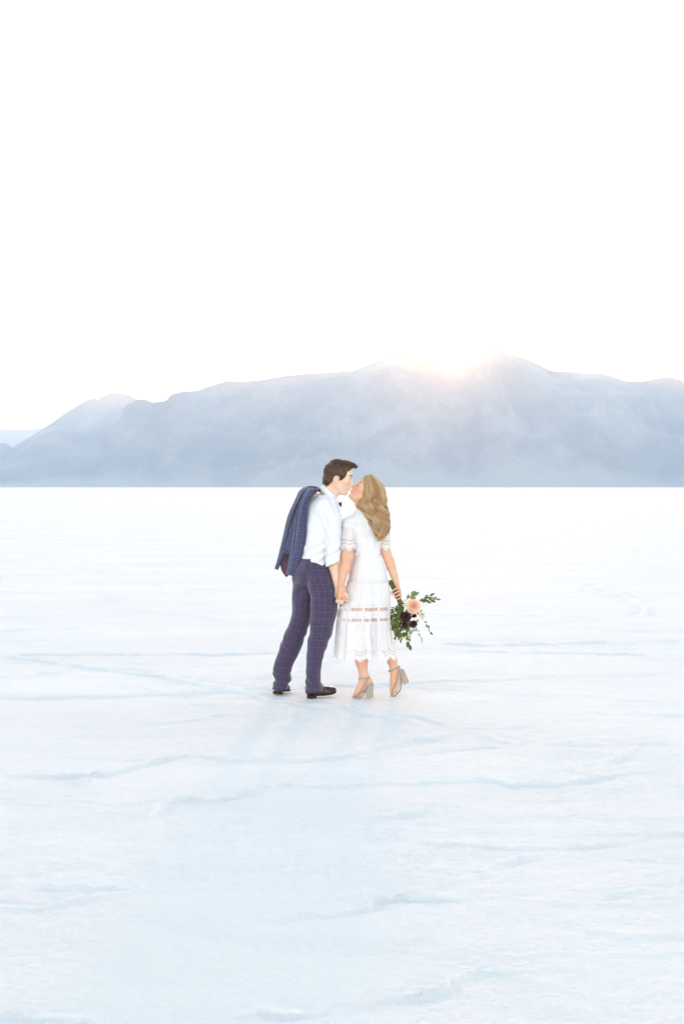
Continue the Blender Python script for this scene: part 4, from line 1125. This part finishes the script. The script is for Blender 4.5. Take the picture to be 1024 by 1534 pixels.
fold = (0.45 * np.sin(7 * th + 0.6 + 1.2 * np.sin(2.2 * down * 3)) + 0.35 * np.sin(11 * th + 2.1 - 2.0 * down) + 0.30 * np.sin(17 * th + 4.0 + 2.5 * down) + 0.15 * np.sin(29 * th + 1.0))
gath = np.sin(63 * th + 2 * np.sin(5 * th)) * np.exp(-((down - 0.30) / 0.10) ** 2) * 0.0022 * (down > 0.235)
rr = 1 - 0.035 + 0.075 * sw * fold
# cloth rests on the two calves and sinks between them
xs = cx + aa * np.sin(th)
near_s = np.clip(np.cos(th), 0, 1)
sink = np.exp(-((xs - W(560, 950, WF)[0] - 0.0) / 0.022) ** 2) * near_s * np.clip((down - 0.35) / 0.35, 0, 1)
Xs = cx + aa * np.sin(th) * (0.97 + 0.03 * fold * sw) ; Ys = cyy - bb * np.cos(th) * rr + 0.055 * sink
ntl = -np.cos(th)
Ys = Ys + gath * ntl; Xs = Xs + gath * np.sin(th)
step_ = 0.004 * (down > 0.235) + 0.003 * np.exp(-((down - 0.165) / 0.004) ** 2) + 0.004 * np.exp(-((down - 0.235) / 0.005) ** 2)
Xs = Xs + step_ * np.sin(th); Ys = Ys + step_ * ntl
P = np.stack([Xs, Ys, Zs + 0 * th], -1).reshape(-1, 3)
vdn = (zw - Zs)
uvs = np.stack([(ph * per) + 0 * tv, vdn + 0 * th, (Zs - (zbot + zig_h)) + 0 * th], -1).reshape(-1, 3)
skirt = obj('skirt', P, grid_faces(nvz, nth, True)[:, ::-1], LACE, uv=uvs); adopt(woman, skirt)

# sleeves: flared lace tubes with a pointed hem
def sleeve(pts, rads, npnt, seed, Yb=0.0):
    C_ = smooth_path([W(a, b, c) for a, b, c in pts], 60); rd = pchip(np.linspace(0, 1, len(rads)), rads, np.linspace(0, 1, 60))
    n = 160; th = np.linspace(0, 2 * math.pi, n, endpoint=False)
    tri = np.abs(((th * npnt / (2 * math.pi) + 0.3) % 1.0) - 0.5) * 2
    rows_ = []; uv = []
    for i in range(60):
        t = i / 59
        lift = 0.024 * tri ** 1.2 * max(0, (t - 0.55) / 0.45)
        f_ = 1 + 0.07 * t * np.sin(5 * th + seed) + 0.03 * t * np.sin(9 * th + 2 * seed)
        rows_.append(np.stack([C_[i, 0] + rd[i] * f_ * np.sin(th), C_[i, 1] - rd[i] * f_ * np.cos(th), C_[i, 2] + lift], 1))
        hgt = (59 - i) / 59 * 0.20
        uv.append(np.stack([th / (2 * math.pi) * npnt * 0.085, np.full(n, 2.9 - hgt if hgt < 0.15 else 1.9), np.full(n, hgt + 1e-3)], 1))
    o = obj('sleeve', np.concatenate(rows_), grid_faces(60, n, True)[:, ::-1], LACE, uv=np.concatenate(uv)); adopt(woman, o)
sleeve([(528, 777, 10.615), (524, 784, 10.608), (521, 800, 10.595), (520.2, 825.5, 10.578)], [0.022, 0.058, 0.0610, 0.0580], 5, 1.0)
sleeve([(569, 781, 10.690), (572, 787, 10.692), (574.5, 802, 10.690), (575.5, 825, 10.690)], [0.020, 0.050, 0.0500, 0.0475], 4, 2.2)

# long wavy hair
HR = [(710.6, 550.5, 554.5), (711.8, 548.0, 557.5), (714, 545.5, 560.5), (718, 543.6, 565.5), (724, 542.3, 570.5), (735, 541.5, 576), (745, 539.5, 577.6), (752, 536.5, 578.2), (758, 534.0, 579.0), (766, 541, 581), (776, 547, 583), (786, 553.5, 583.8), (796, 558.5, 583.5), (805, 562, 579), (813, 564, 569.5)]
dep = np.interp([r[0] for r in HR], [710.6, 716, 724, 735, 752, 766, 786, 800, 813], [0.02, 0.052, 0.082, 0.094, 0.096, 0.090, 0.064, 0.045, 0.02])
yc = np.interp([r[0] for r in HR], [711, 745, 766, 786, 813], [10.662, 10.664, 10.640, 10.585, 10.560])
HL = Loft([(r[0], (r[1] + r[2]) / 2, yc[i], (r[2] - r[1]) / 2 / FPX * yc[i], dep[i]) for i, r in enumerate(HR)], pw=2.5)
rg = np.random.default_rng(77)
K = 60
ztop_, zend = HL.z[-1], HL.z[0]
paths, rads_, tones = [], [], []
NCL = 58
for cl in range(NCL):
    phi0 = 2 * math.pi * (cl + rg.uniform(-0.3, 0.3)) / NCL
    # more locks on the side that faces the camera
    phi0 = math.pi * 1.5 + (phi0 - math.pi) * (0.62 + 0.38 * abs((phi0 - math.pi) / math.pi))
    wl = rg.uniform(0.098, 0.116); pw_ = 4.0 * phi0 + rg.normal(0, 0.7); am = rg.uniform(0.18, 0.42); tone_c = rg.uniform(0.25, 1.0)
    endz = zend + (rg.random() ** 1.3) * 0.30
    inner = rg.uniform(0.80, 1.03)
    # the front curtain beside the cheek
    for k in range(60):
        t = np.linspace(0, 1, K)
        z = ztop_ - 0.002 - (ztop_ - 0.002 - endz - rg.uniform(0, 0.035)) * t
        cxh, cyh, ah, bh = HL.at(z)
        dn_ = ztop_ - z
        wave = np.clip((dn_ - 0.09) / 0.20, 0, 1); wave = wave * wave * (3 - 2 * wave)
        off = rg.normal(0, 0.10); off2 = rg.normal(0, 0.030) + (0.10 * rg.random() if rg.random() < 0.05 else 0)
        pinch = 1 - 0.70 * wave * (0.5 + 0.5 * np.sin(2 * math.pi * dn_ / wl + pw_ + 1.2))
        phi = phi0 + off * (1 - 0.15 * wave) * pinch + am * wave * np.sin(2 * math.pi * dn_ / wl + pw_) + 0.005 * np.sin(60 * dn_ + rg.uniform(0, 6))
        rho = inner + off2 * pinch + 0.085 * wave * np.cos(2 * math.pi * dn_ / wl + pw_)
        rho = np.clip(rho, 0.72, 1.12)
        se = (np.abs(np.cos(phi)) ** 2.5 + np.abs(np.sin(phi)) ** 2.5) ** (-1 / 2.5)
        x = cxh + ah * rho * se * np.cos(phi); y = cyh + bh * rho * se * np.sin(phi)
        paths.append(np.stack([x, y, z], 1)); rads_.append(0.00125 * (0.6 + 0.4 * np.sin(np.pi * np.clip(t * 1.05, 0, 1))) * np.where(t > 0.9, (1.02 - t) / 0.12, 1.0))
        tones.append(np.clip(tone_c + rg.normal(0, 0.16) + 0.22 * np.cos(2 * math.pi * dn_ / wl + pw_) * wave, 0, 1))  # highlight painted into the tone where a wave swells outwards
tv_, tf_ = tubes(np.array(paths), np.array(rads_), 3)
tone = np.repeat(np.array(tones).reshape(-1), 3)
Hb = Field((0.08, 10.46, 1.12), (0.42, 10.80, 1.74), 0.0045)
Hb.loft(HL, 0.0, off=-0.011)
face_cut = lambda X, Y, Z: np.minimum(0 * X + 0 * Y + 0 * Z + 1, 1)
Vb_, Fb_ = Hb.mesh(1)
hv, hf = merge((Vb_, Fb_), (tv_, tf_))
hair_w = obj('hair', hv, hf, HAIR_W, attrs={'tone': np.concatenate([np.full(len(Vb_), 0.45), tone])}); adopt(woman, hair_w)

# block-heeled sandals with clear sides
TAUPE = simple('grey_taupe_suede', (0.37, 0.30, 0.28), 0.7, 0.25, var=0.12, vscale=120)
m = NM('clear_vinyl'); m.p(Base_Color=(0.80, 0.74, 0.72), Roughness=0.2, Specular_IOR_Level=0.6, Alpha=0.35); VINYL = m.m
METAL = simple('silver_buckle', (0.7, 0.7, 0.7), 0.25, 0.5, Metallic=1.0)
def prism(p4, y0, y1, bev=0.0):
    v = [W(x, y, y0) for x, y in p4] + [W(x, y, y1) for x, y in p4]; n = len(p4)
    f = [tuple(range(n))[::-1], tuple(range(n, 2 * n))] + [(i, (i + 1) % n, n + (i + 1) % n, n + i) for i in range(n)]
    return v, f
def bevel(o, w, seg=2):
    md = o.modifiers.new('bevel', 'BEVEL'); md.width = w; md.segments = seg; md.limit_method = 'ANGLE'; return o
def sandal(Y, heelq, solep, ankle, diag, buckle, front):
    root = empty('shoe', tuple(W(solep[0][0], solep[0][1], Y))); root.parent = woman
    root.matrix_parent_inverse = Matrix.Identity(4); root.location = Vector(W(solep[0][0], solep[0][1], Y)) - Vector(woman.location)
    wl_ = Vector(W(solep[0][0], solep[0][1], Y))
    def ad(o):
        o.data.transform(Matrix.Translation(-wl_)); o.parent = root
    v, f = prism(heelq, Y - 0.026, Y + 0.030); h = obj('block_heel', v, f, TAUPE, smooth=False); bevel(h, 0.006, 3); ad(h)
    Vs, Fs = strap([W(a, b, Y + 0.002) for a, b in solep], 0.062, 0.007, 30, axis=(0, 1, 0)); ad(obj('sole', Vs, Fs, TAUPE))
    A_ = []
    for a in np.linspace(0, 2 * math.pi, 33):
        c0 = (W(*ankle[0], Y) + W(*ankle[1], Y)) / 2; hx = (W(*ankle[1], Y) - W(*ankle[0], Y)) / 2
        A_.append(c0 + hx * -math.cos(a) + np.array([0, -0.036 * math.sin(a), 0.0]))
    Vs, Fs = strap(A_, 0.011, 0.003, 40); ad(obj('ankle_strap', Vs, Fs, TAUPE))
    Vs, Fs = strap([W(a, b, Y + dy) for a, b, dy in diag], 0.009, 0.003, 24, axis=(0.6, 0, 0.8)); ad(obj('side_strap', Vs, Fs, TAUPE))
    Vs, Fs = strap([W(a, b, Y + 2 * 0.004 - dy) for a, b, dy in diag], 0.009, 0.003, 24, axis=(0.6, 0, 0.8)); ad(obj('side_strap', Vs, Fs, TAUPE))
    if buckle:
        q = W(*buckle, Y - 0.040)
        sq = [q + np.array([dx, 0, dz]) for dx, dz in ((-0.008, -0.008), (0.008, -0.008), (0.008, 0.008), (-0.008, 0.008), (-0.008, -0.008))]
        Vt, Ft = tubes([sq], [[0.0016] * 5], 6); ad(obj('buckle', Vt, Ft, METAL))
    # clear side wall over the forefoot
    nn = 18; row = []
    for i, (px_, py_, hw_) in enumerate(smooth_path([(a, b, c) for a, b, c in front], nn)):
        c0 = W(px_, py_, Y); rw = []
        for a in np.linspace(0, math.pi * 2, 20, endpoint=False):
            rw.append(c0 + np.array([hw_ * math.cos(a) * 0.9, 0.031 * math.sin(a) * min(1, hw_ / 0.014), hw_ * math.cos(a) * 0.5]))
        row.append(rw)
    ad(obj('clear_side', np.array(row).reshape(-1, 3), grid_faces(nn, 20, True), VINYL))
sandal(10.605, [(548.6, 1024.6), (559.6, 1023.8), (558.6, 1044.6), (547.6, 1044.6)], [(527.4, 1043.4), (534, 1044.0), (541.5, 1043.6), (547.5, 1035), (552, 1026.5), (558.5, 1023.8)],
       ((537.2, 1016.2), (553.6, 1014.6)), [(552.8, 1014.5, -0.030), (548.5, 1021, -0.036), (543.5, 1030.5, -0.036), (536, 1039.5, -0.030), (530, 1043, -0.018)], (543.2, 1015.4),
       [(545, 1033, 0.024), (541, 1036.0, 0.024), (535.5, 1039.8, 0.018), (529, 1042.4, 0.008)])
sandal(10.705, [(596.0, 1003.8), (603.9, 1001.6), (612.7, 1021.6), (604.0, 1026.4)], [(585.0, 1043.0), (588.5, 1042.8), (594, 1039.5), (599.5, 1032), (601.5, 1018), (602.0, 1004.5)],
       ((581.8, 1005.6), (598.6, 998.0)), [(597.2, 998.8, -0.026), (596.0, 1008, -0.032), (594.0, 1019, -0.034), (588.5, 1032, -0.032), (585.5, 1041, -0.018)], None,
       [(597, 1018, 0.024), (596, 1026, 0.026), (592, 1034.5, 0.022), (586.6, 1041.3, 0.010)])

# ------------------------------------------------------------------ the bouquet
bq = empty('bouquet', tuple(W(598, 903, 10.66)))
tag(bq, 'loose bouquet with peach dahlia, burgundy blooms and trailing greenery, hanging from her right hand', 'bouquet')
BL = Vector(bq.location)
def badd(o, parent=None):
    o.data.transform(Matrix.Translation(-BL)); o.parent = parent or bq; return o
def leafmat(name, a, b):
    m = NM(name); c = m.coord(); ob = m.t.nodes.new('ShaderNodeObjectInfo').outputs['Random']
    f = m.noise(c, 90, 3)
    col = m.mix(ob, a, b); col = m.mix(m.math('MULTIPLY', f, 0.35), col, tuple(x * 0.6 for x in a))
    m.p(Base_Color=col, Roughness=0.5, Specular_IOR_Level=0.4)
    tr = m.t.nodes.new('ShaderNodeBsdfTranslucent'); m.set(tr, 'Color', col)
    mx = m.t.nodes.new('ShaderNodeMixShader'); mx.inputs[0].default_value = 0.3
    m.t.links.new(m.b.outputs[0], mx.inputs[1]); m.t.links.new(tr.outputs[0], mx.inputs[2]); m.t.links.new(mx.outputs[0], m.out.inputs['Surface'])
    return m.m
LEAF = leafmat('green_leaf', (0.075, 0.11, 0.020), (0.19, 0.22, 0.065))
LEAF2 = leafmat('pale_green_leaf', (0.14, 0.19, 0.06), (0.25, 0.29, 0.14))
STEM = simple('green_stem', (0.09, 0.12, 0.035), 0.6, 0.3, var=0.3, vscale=50)
WRAP = simple('brown_stem_wrap', (0.12, 0.085, 0.055), 0.7)
def petal_mat(name, c0, c1):
    m = NM(name); t = m.attr('tone')
    m.p(Base_Color=m.mix(t, c0, c1), Roughness=0.6, Specular_IOR_Level=0.2)
    tr = m.t.nodes.new('ShaderNodeBsdfTranslucent'); m.set(tr, 'Color', m.mix(t, c0, c1))
    mx = m.t.nodes.new('ShaderNodeMixShader'); mx.inputs[0].default_value = 0.3
    m.t.links.new(m.b.outputs[0], mx.inputs[1]); m.t.links.new(tr.outputs[0], mx.inputs[2]); m.t.links.new(mx.outputs[0], m.out.inputs['Surface'])
    return m.m
PEACH = petal_mat('peach_petal', (0.82, 0.34, 0.20), (0.90, 0.66, 0.52))
WINE = petal_mat('burgundy_petal', (0.030, 0.012, 0.016), (0.085, 0.026, 0.036))
CREAM = petal_mat('cream_petal', (0.55, 0.62, 0.30), (0.84, 0.84, 0.72))
ORANGE = petal_mat('orange_petal', (0.70, 0.36, 0.14), (0.85, 0.62, 0.36))

# leaf shapes shared by every copy
def leaf_mesh(name, wid, tip, mat, cup=0.12):
    n = 9; vs = []
    for i in range(n):
        t = i / (n - 1); w = wid * math.sin(math.pi * t ** tip) ** 0.85 + 0.004
        for sgn in (-1, -0.5, 0, 0.5, 1):
            vs.append((t, sgn * w, cup * abs(sgn) * w * 2 - 0.10 * t * t))
    me = bpy.data.meshes.new(name); me.from_pydata(vs, [], [tuple(map(int, f)) for f in grid_faces(n, 5)]); me.materials.append(mat)
    for p_ in me.polygons: p_.use_smooth = True
    return me
LM = [leaf_mesh('leaf', 0.26, 0.75, LEAF), leaf_mesh('leaf', 0.20, 0.85, LEAF), leaf_mesh('leaf', 0.34, 0.9, LEAF2)]
rb = random.Random(5)
def add_leaf(base, direction, length, roll=None, kind=0):
    o = bpy.data.objects.new('leaf', LM[kind]); COL.objects.link(o); o.parent = bq
    d = Vector(direction).normalized()
    # blade turned mostly towards the light / camera
    nrm = Vector((rb.gauss(0, 0.5), -1 + rb.gauss(0, 0.5), rb.gauss(0.2, 0.5)))
    yax = nrm.cross(d).normalized(); zax = d.cross(yax).normalized()
    M_ = Matrix((d, yax, zax)).transposed().to_4x4()
    M_ = Matrix.Translation(Vector(base) - BL) @ M_ @ Matrix.Diagonal((length, length, length, 1))
    o.matrix_local = M_; return o
BIND = (599.5, 903.0, 10.655)
def sprig(pts, leaves, ll, kind=0, rad=0.0016, start=0.35, spread=0.75, name='stem'):
    P3 = smooth_path([W(*p) for p in [BIND] + pts], 26)
    badd(obj(name, *tubes([P3], [np.linspace(rad * 1.4, rad * 0.6, 26)], 5), STEM))
    for i in range(leaves):
        t = start + (1 - start) * i / max(1, leaves - 1); k = min(25, int(t * 25)); q = P3[k]; tg = P3[min(25, k + 1)] - P3[max(0, k - 1)]; tg /= np.linalg.norm(tg)
        sd = np.cross(tg, [0, -1, 0]); sd /= np.linalg.norm(sd) + 1e-9
        sg = 1 if i % 2 else -1
        d = tg + sd * sg * spread * rb.uniform(0.6, 1.2) * (0.15 if i == leaves - 1 else 1) + np.array([0, rb.uniform(-0.5, 0.35), 0])
        add_leaf(q, d, ll * rb.uniform(0.9, 1.3), kind=kind)
# sprigs: end points in the hanging, fanning bunch
sprig([(598, 915, 10.64), (594, 930, 10.635), (591, 941, 10.635)], 15, 0.034, 0, start=0.12)
sprig([(596, 910, 10.65), (590, 920, 10.65), (586.5, 930, 10.655)], 13, 0.032, 0, start=0.15)
sprig([(600, 918, 10.62), (597, 938, 10.615), (592, 955, 10.62)], 14, 0.036, 0, start=0.15)
sprig([(602, 920, 10.61), (600, 940, 10.605), (599.5, 957, 10.61)], 13, 0.036, 1, start=0.12)
sprig([(605, 925, 10.63), (609, 948, 10.625), (612.5, 965.5, 10.63)], 9, 0.040, 0, start=0.5, spread=0.5)
sprig([(597, 908, 10.67), (588, 913, 10.68), (585.5, 919, 10.68)], 9, 0.028, 0, start=0.3)
sprig([(600, 912, 10.61), (602, 922, 10.60), (606, 934, 10.60)], 8, 0.032, 1, start=0.1)
sprig([(606, 900, 10.65), (613, 895, 10.65), (619, 891.5, 10.65)], 4, 0.040, 2, start=0.55)
sprig([(612, 905, 10.66), (630, 900.5, 10.655), (652, 898, 10.65)], 8, 0.040, 1, start=0.55, spread=0.55)
sprig([(612, 904, 10.68), (632, 899, 10.675), (643, 893, 10.67)], 5, 0.040, 1, start=0.66, spread=0.45)
sprig([(618, 915, 10.68), (636, 932, 10.68), (644, 946, 10.685)], 5, 0.026, 2, start=0.74, spread=0.4, rad=0.0010)
sprig([(608, 920, 10.68), (620, 915, 10.70), (631, 918, 10.70)], 6, 0.030, 0, start=0.5)
sprig([(604, 918, 10.645), (608, 930, 10.60), (614, 944, 10.60)], 7, 0.028, 2, start=0.55)
for k in range(95):       # loose inner leaves
    a = rb.uniform(0, 6.28); rr_ = rb.random() ** 0.5
    px_, py_ = 600 + 14 * rr_ * math.cos(a), 928 + 24 * rr_ * math.sin(a)
    add_leaf(W(px_, py_, 10.645 + rb.uniform(-0.03, 0.05)), (rb.gauss(-0.3, 0.6), rb.gauss(-0.2, 0.5), rb.gauss(-0.6, 0.5)), rb.uniform(0.030, 0.046), kind=rb.choice([0, 0, 1, 2]))
# wispy filler: thin stalks with seed-sized leaves, one mesh each
def wisp(pts, n, mat, seed):
    r_ = np.random.default_rng(seed); P3 = smooth_path([W(*p) for p in [BIND] + pts], 30)
    ps = [P3]; rd = [np.full(30, 0.0008)]
    for i in range(n):
        k = int(16 + 13 * i / n); q = P3[k]; d = r_.normal(0, 1, 3) * [1, 0.5, 1]; d /= np.linalg.norm(d); L_ = r_.uniform(0.010, 0.020)
        ps.append(q + d * L_ * np.linspace(0, 1, 30)[:, None]); rd.append(0.0008 + 0.0020 * np.exp(-((np.linspace(0, 1, 30) - 0.78) / 0.16) ** 2))
    badd(obj('filler_sprig', *tubes(np.array(ps), np.array(rd), 4), mat))
GREYG = simple('grey_green_filler', (0.17, 0.18, 0.14), 0.7)
wisp([(615, 930, 10.64), (625, 945, 10.64), (633, 962, 10.64)], 26, GREYG, 1)
wisp([(598, 935, 10.63), (593, 952, 10.63), (589.5, 965, 10.63)], 16, GREYG, 2)
wisp([(600, 940, 10.66), (597, 955, 10.66), (595, 960, 10.66)], 12, GREYG, 3)
wisp([(618, 912, 10.67), (630, 918, 10.67), (634, 926, 10.67)], 18, GREYG, 4)

def bloom(c, R_, mat, rings, facing=(0.15, -1, 0.1), pw=0.30, cup=0.9, seed=0, jag=0.0, name='flower'):
    """many-petalled head: rings of (count, radius share, tilt) from the heart outwards"""
    r_ = np.random.default_rng(seed); f = Vector(facing).normalized(); q = f.to_track_quat('Z', 'Y').to_matrix(); q = np.array(q)
    Vs, Fs, tn, o = [], [], [], 0
    n = 6
    for cnt, rs, tilt, tone_ in rings:
        for i in range(cnt):
            a = 2 * math.pi * (i + r_.uniform(-0.3, 0.3)) / cnt + rs * 5; L_ = R_ * rs * r_.uniform(0.88, 1.10); tl = tilt + r_.normal(0, 0.12)
            for j in range(n):
                t = j / (n - 1); w = pw * R_ * (0.35 + 0.65 * rs) * math.sin(math.pi * min(1, 0.12 + t * 0.86)) ** 0.7
                rad_ = L_ * t * math.cos(tl * (1 - 0.4 * t)); h_ = L_ * t * math.sin(tl * (1 - 0.4 * t)) - R_ * 0.15 * rs
                for s_ in (-1, 0, 1):
                    lx = rad_; ly = s_ * w; lz = h_ + cup * abs(s_) * w * 0.5
                    Vs.append(q @ np.array([lx * math.cos(a) - ly * math.sin(a), lx * math.sin(a) + ly * math.cos(a), lz]))
                    tn.append(np.clip(tone_ + 0.25 * (t - 0.5) + r_.normal(0, 0.03), 0, 1))
            Fs.append(grid_faces(n, 3) + o); o += n * 3
    V_ = np.array(Vs) + np.array(c)
    return badd(obj(name, V_, np.concatenate(Fs), mat, attrs={'tone': tn}))
DR = [(7, 0.28, 1.25, 0.0), (9, 0.42, 1.05, 0.15), (12, 0.58, 0.85, 0.35), (14, 0.74, 0.62, 0.6), (16, 0.88, 0.38, 0.8), (18, 1.0, 0.14, 0.95), (16, 1.0, -0.15, 1.0)]
d1 = bloom(W(619.5, 908, 10.590), 0.062, PEACH, DR, (0.25, -1, 0.25), 0.20, seed=4); d1['label'] = 'large peach dahlia'
WR = [(6, 0.35, 1.3, 0.1), (8, 0.55, 1.0, 0.3), (10, 0.8, 0.6, 0.6), (12, 1.0, 0.25, 0.9)]
for (x_, y_, Y_, r_, sd) in ((608, 925, 10.590, 0.044, 1), (618.5, 934.5, 10.590, 0.035, 2), (605.5, 936, 10.595, 0.028, 3), (612, 918, 10.605, 0.030, 6), (603, 921, 10.60, 0.024, 8), (620, 922, 10.630, 0.022, 9)):
    b_ = bloom(W(x_, y_, Y_), r_, WINE, WR, (rb.uniform(-0.4, 0.4), -1, rb.uniform(-0.5, 0.2)), 0.30, seed=sd); b_['label'] = 'dark burgundy bloom'
for (x_, y_, Y_, r_, mt, lb) in ((613.5, 949, 10.615, 0.026, CREAM, 'small cream green bloom'), (604, 953, 10.64, 0.022, CREAM, 'small cream green bloom'), (588.5, 936, 10.70, 0.028, ORANGE, 'pale orange bloom'),
                                 (632, 920, 10.655, 0.022, CREAM, 'small cream green bloom'), (625, 930, 10.66, 0.018, CREAM, 'small cream green bloom')):
    b_ = bloom(W(x_, y_, Y_), r_, mt, WR, (rb.uniform(-0.4, 0.6), -1, rb.uniform(-0.8, 0.1)), 0.34, seed=int(x_)); b_['label'] = lb
# burgundy berries on short stalks
r_ = np.random.default_rng(9); ps, rd = [], []
for k in range(34):
    c0 = W(*[(613, 941), (621, 940), (601, 944), (619, 944)][k % 4], 10.61) + r_.normal(0, 0.012, 3)
    dd = r_.normal(0, 1, 3); dd /= np.linalg.norm(dd)
    ps.append(c0 + dd * 0.012 * np.linspace(0, 1, 8)[:, None]); rd.append(np.array([0.0006, 0.0006, 0.0006, 0.0014, 0.0040, 0.0046, 0.0032, 0.0004]))
o_ = obj('berry_cluster', *tubes(np.array(ps), np.array(rd), 6), WINE, attrs={'tone': np.full(34 * 8 * 6, 0.5)}); badd(o_)
# hand-tied stems
a0, a1 = W(584.6, 871.5, 10.662), W(600.5, 906, 10.658); ax_ = a1 - a0
ps, rd, = [], []
r_ = np.random.default_rng(3)
for k in range(22):
    an = 2.4 * k; rr_ = 0.017 * math.sqrt((k + 0.5) / 22)
    off = np.array([rr_ * math.cos(an) * 0.9, rr_ * math.sin(an), rr_ * math.cos(an) * 0.42])
    st = r_.uniform(-0.08, 0.06)
    ps.append(np.array([a0 + ax_ * (st + (1 - st) * t) + off * (1.15 - 0.45 * math.sin(math.pi * t)) for t in np.linspace(0, 1, 8)])); rd.append(np.full(8, r_.uniform(0.0028, 0.0042)))
for k in range(22):
    badd(obj('stem', *tubes(ps[k:k + 1], rd[k:k + 1], 7), STEM))
wr_ = [a0 + ax_ * t for t in np.linspace(0.30, 0.92, 14)]
badd(obj('stem_wrap', *tubes([wr_], [np.full(14, 0.0165)], 18), WRAP))
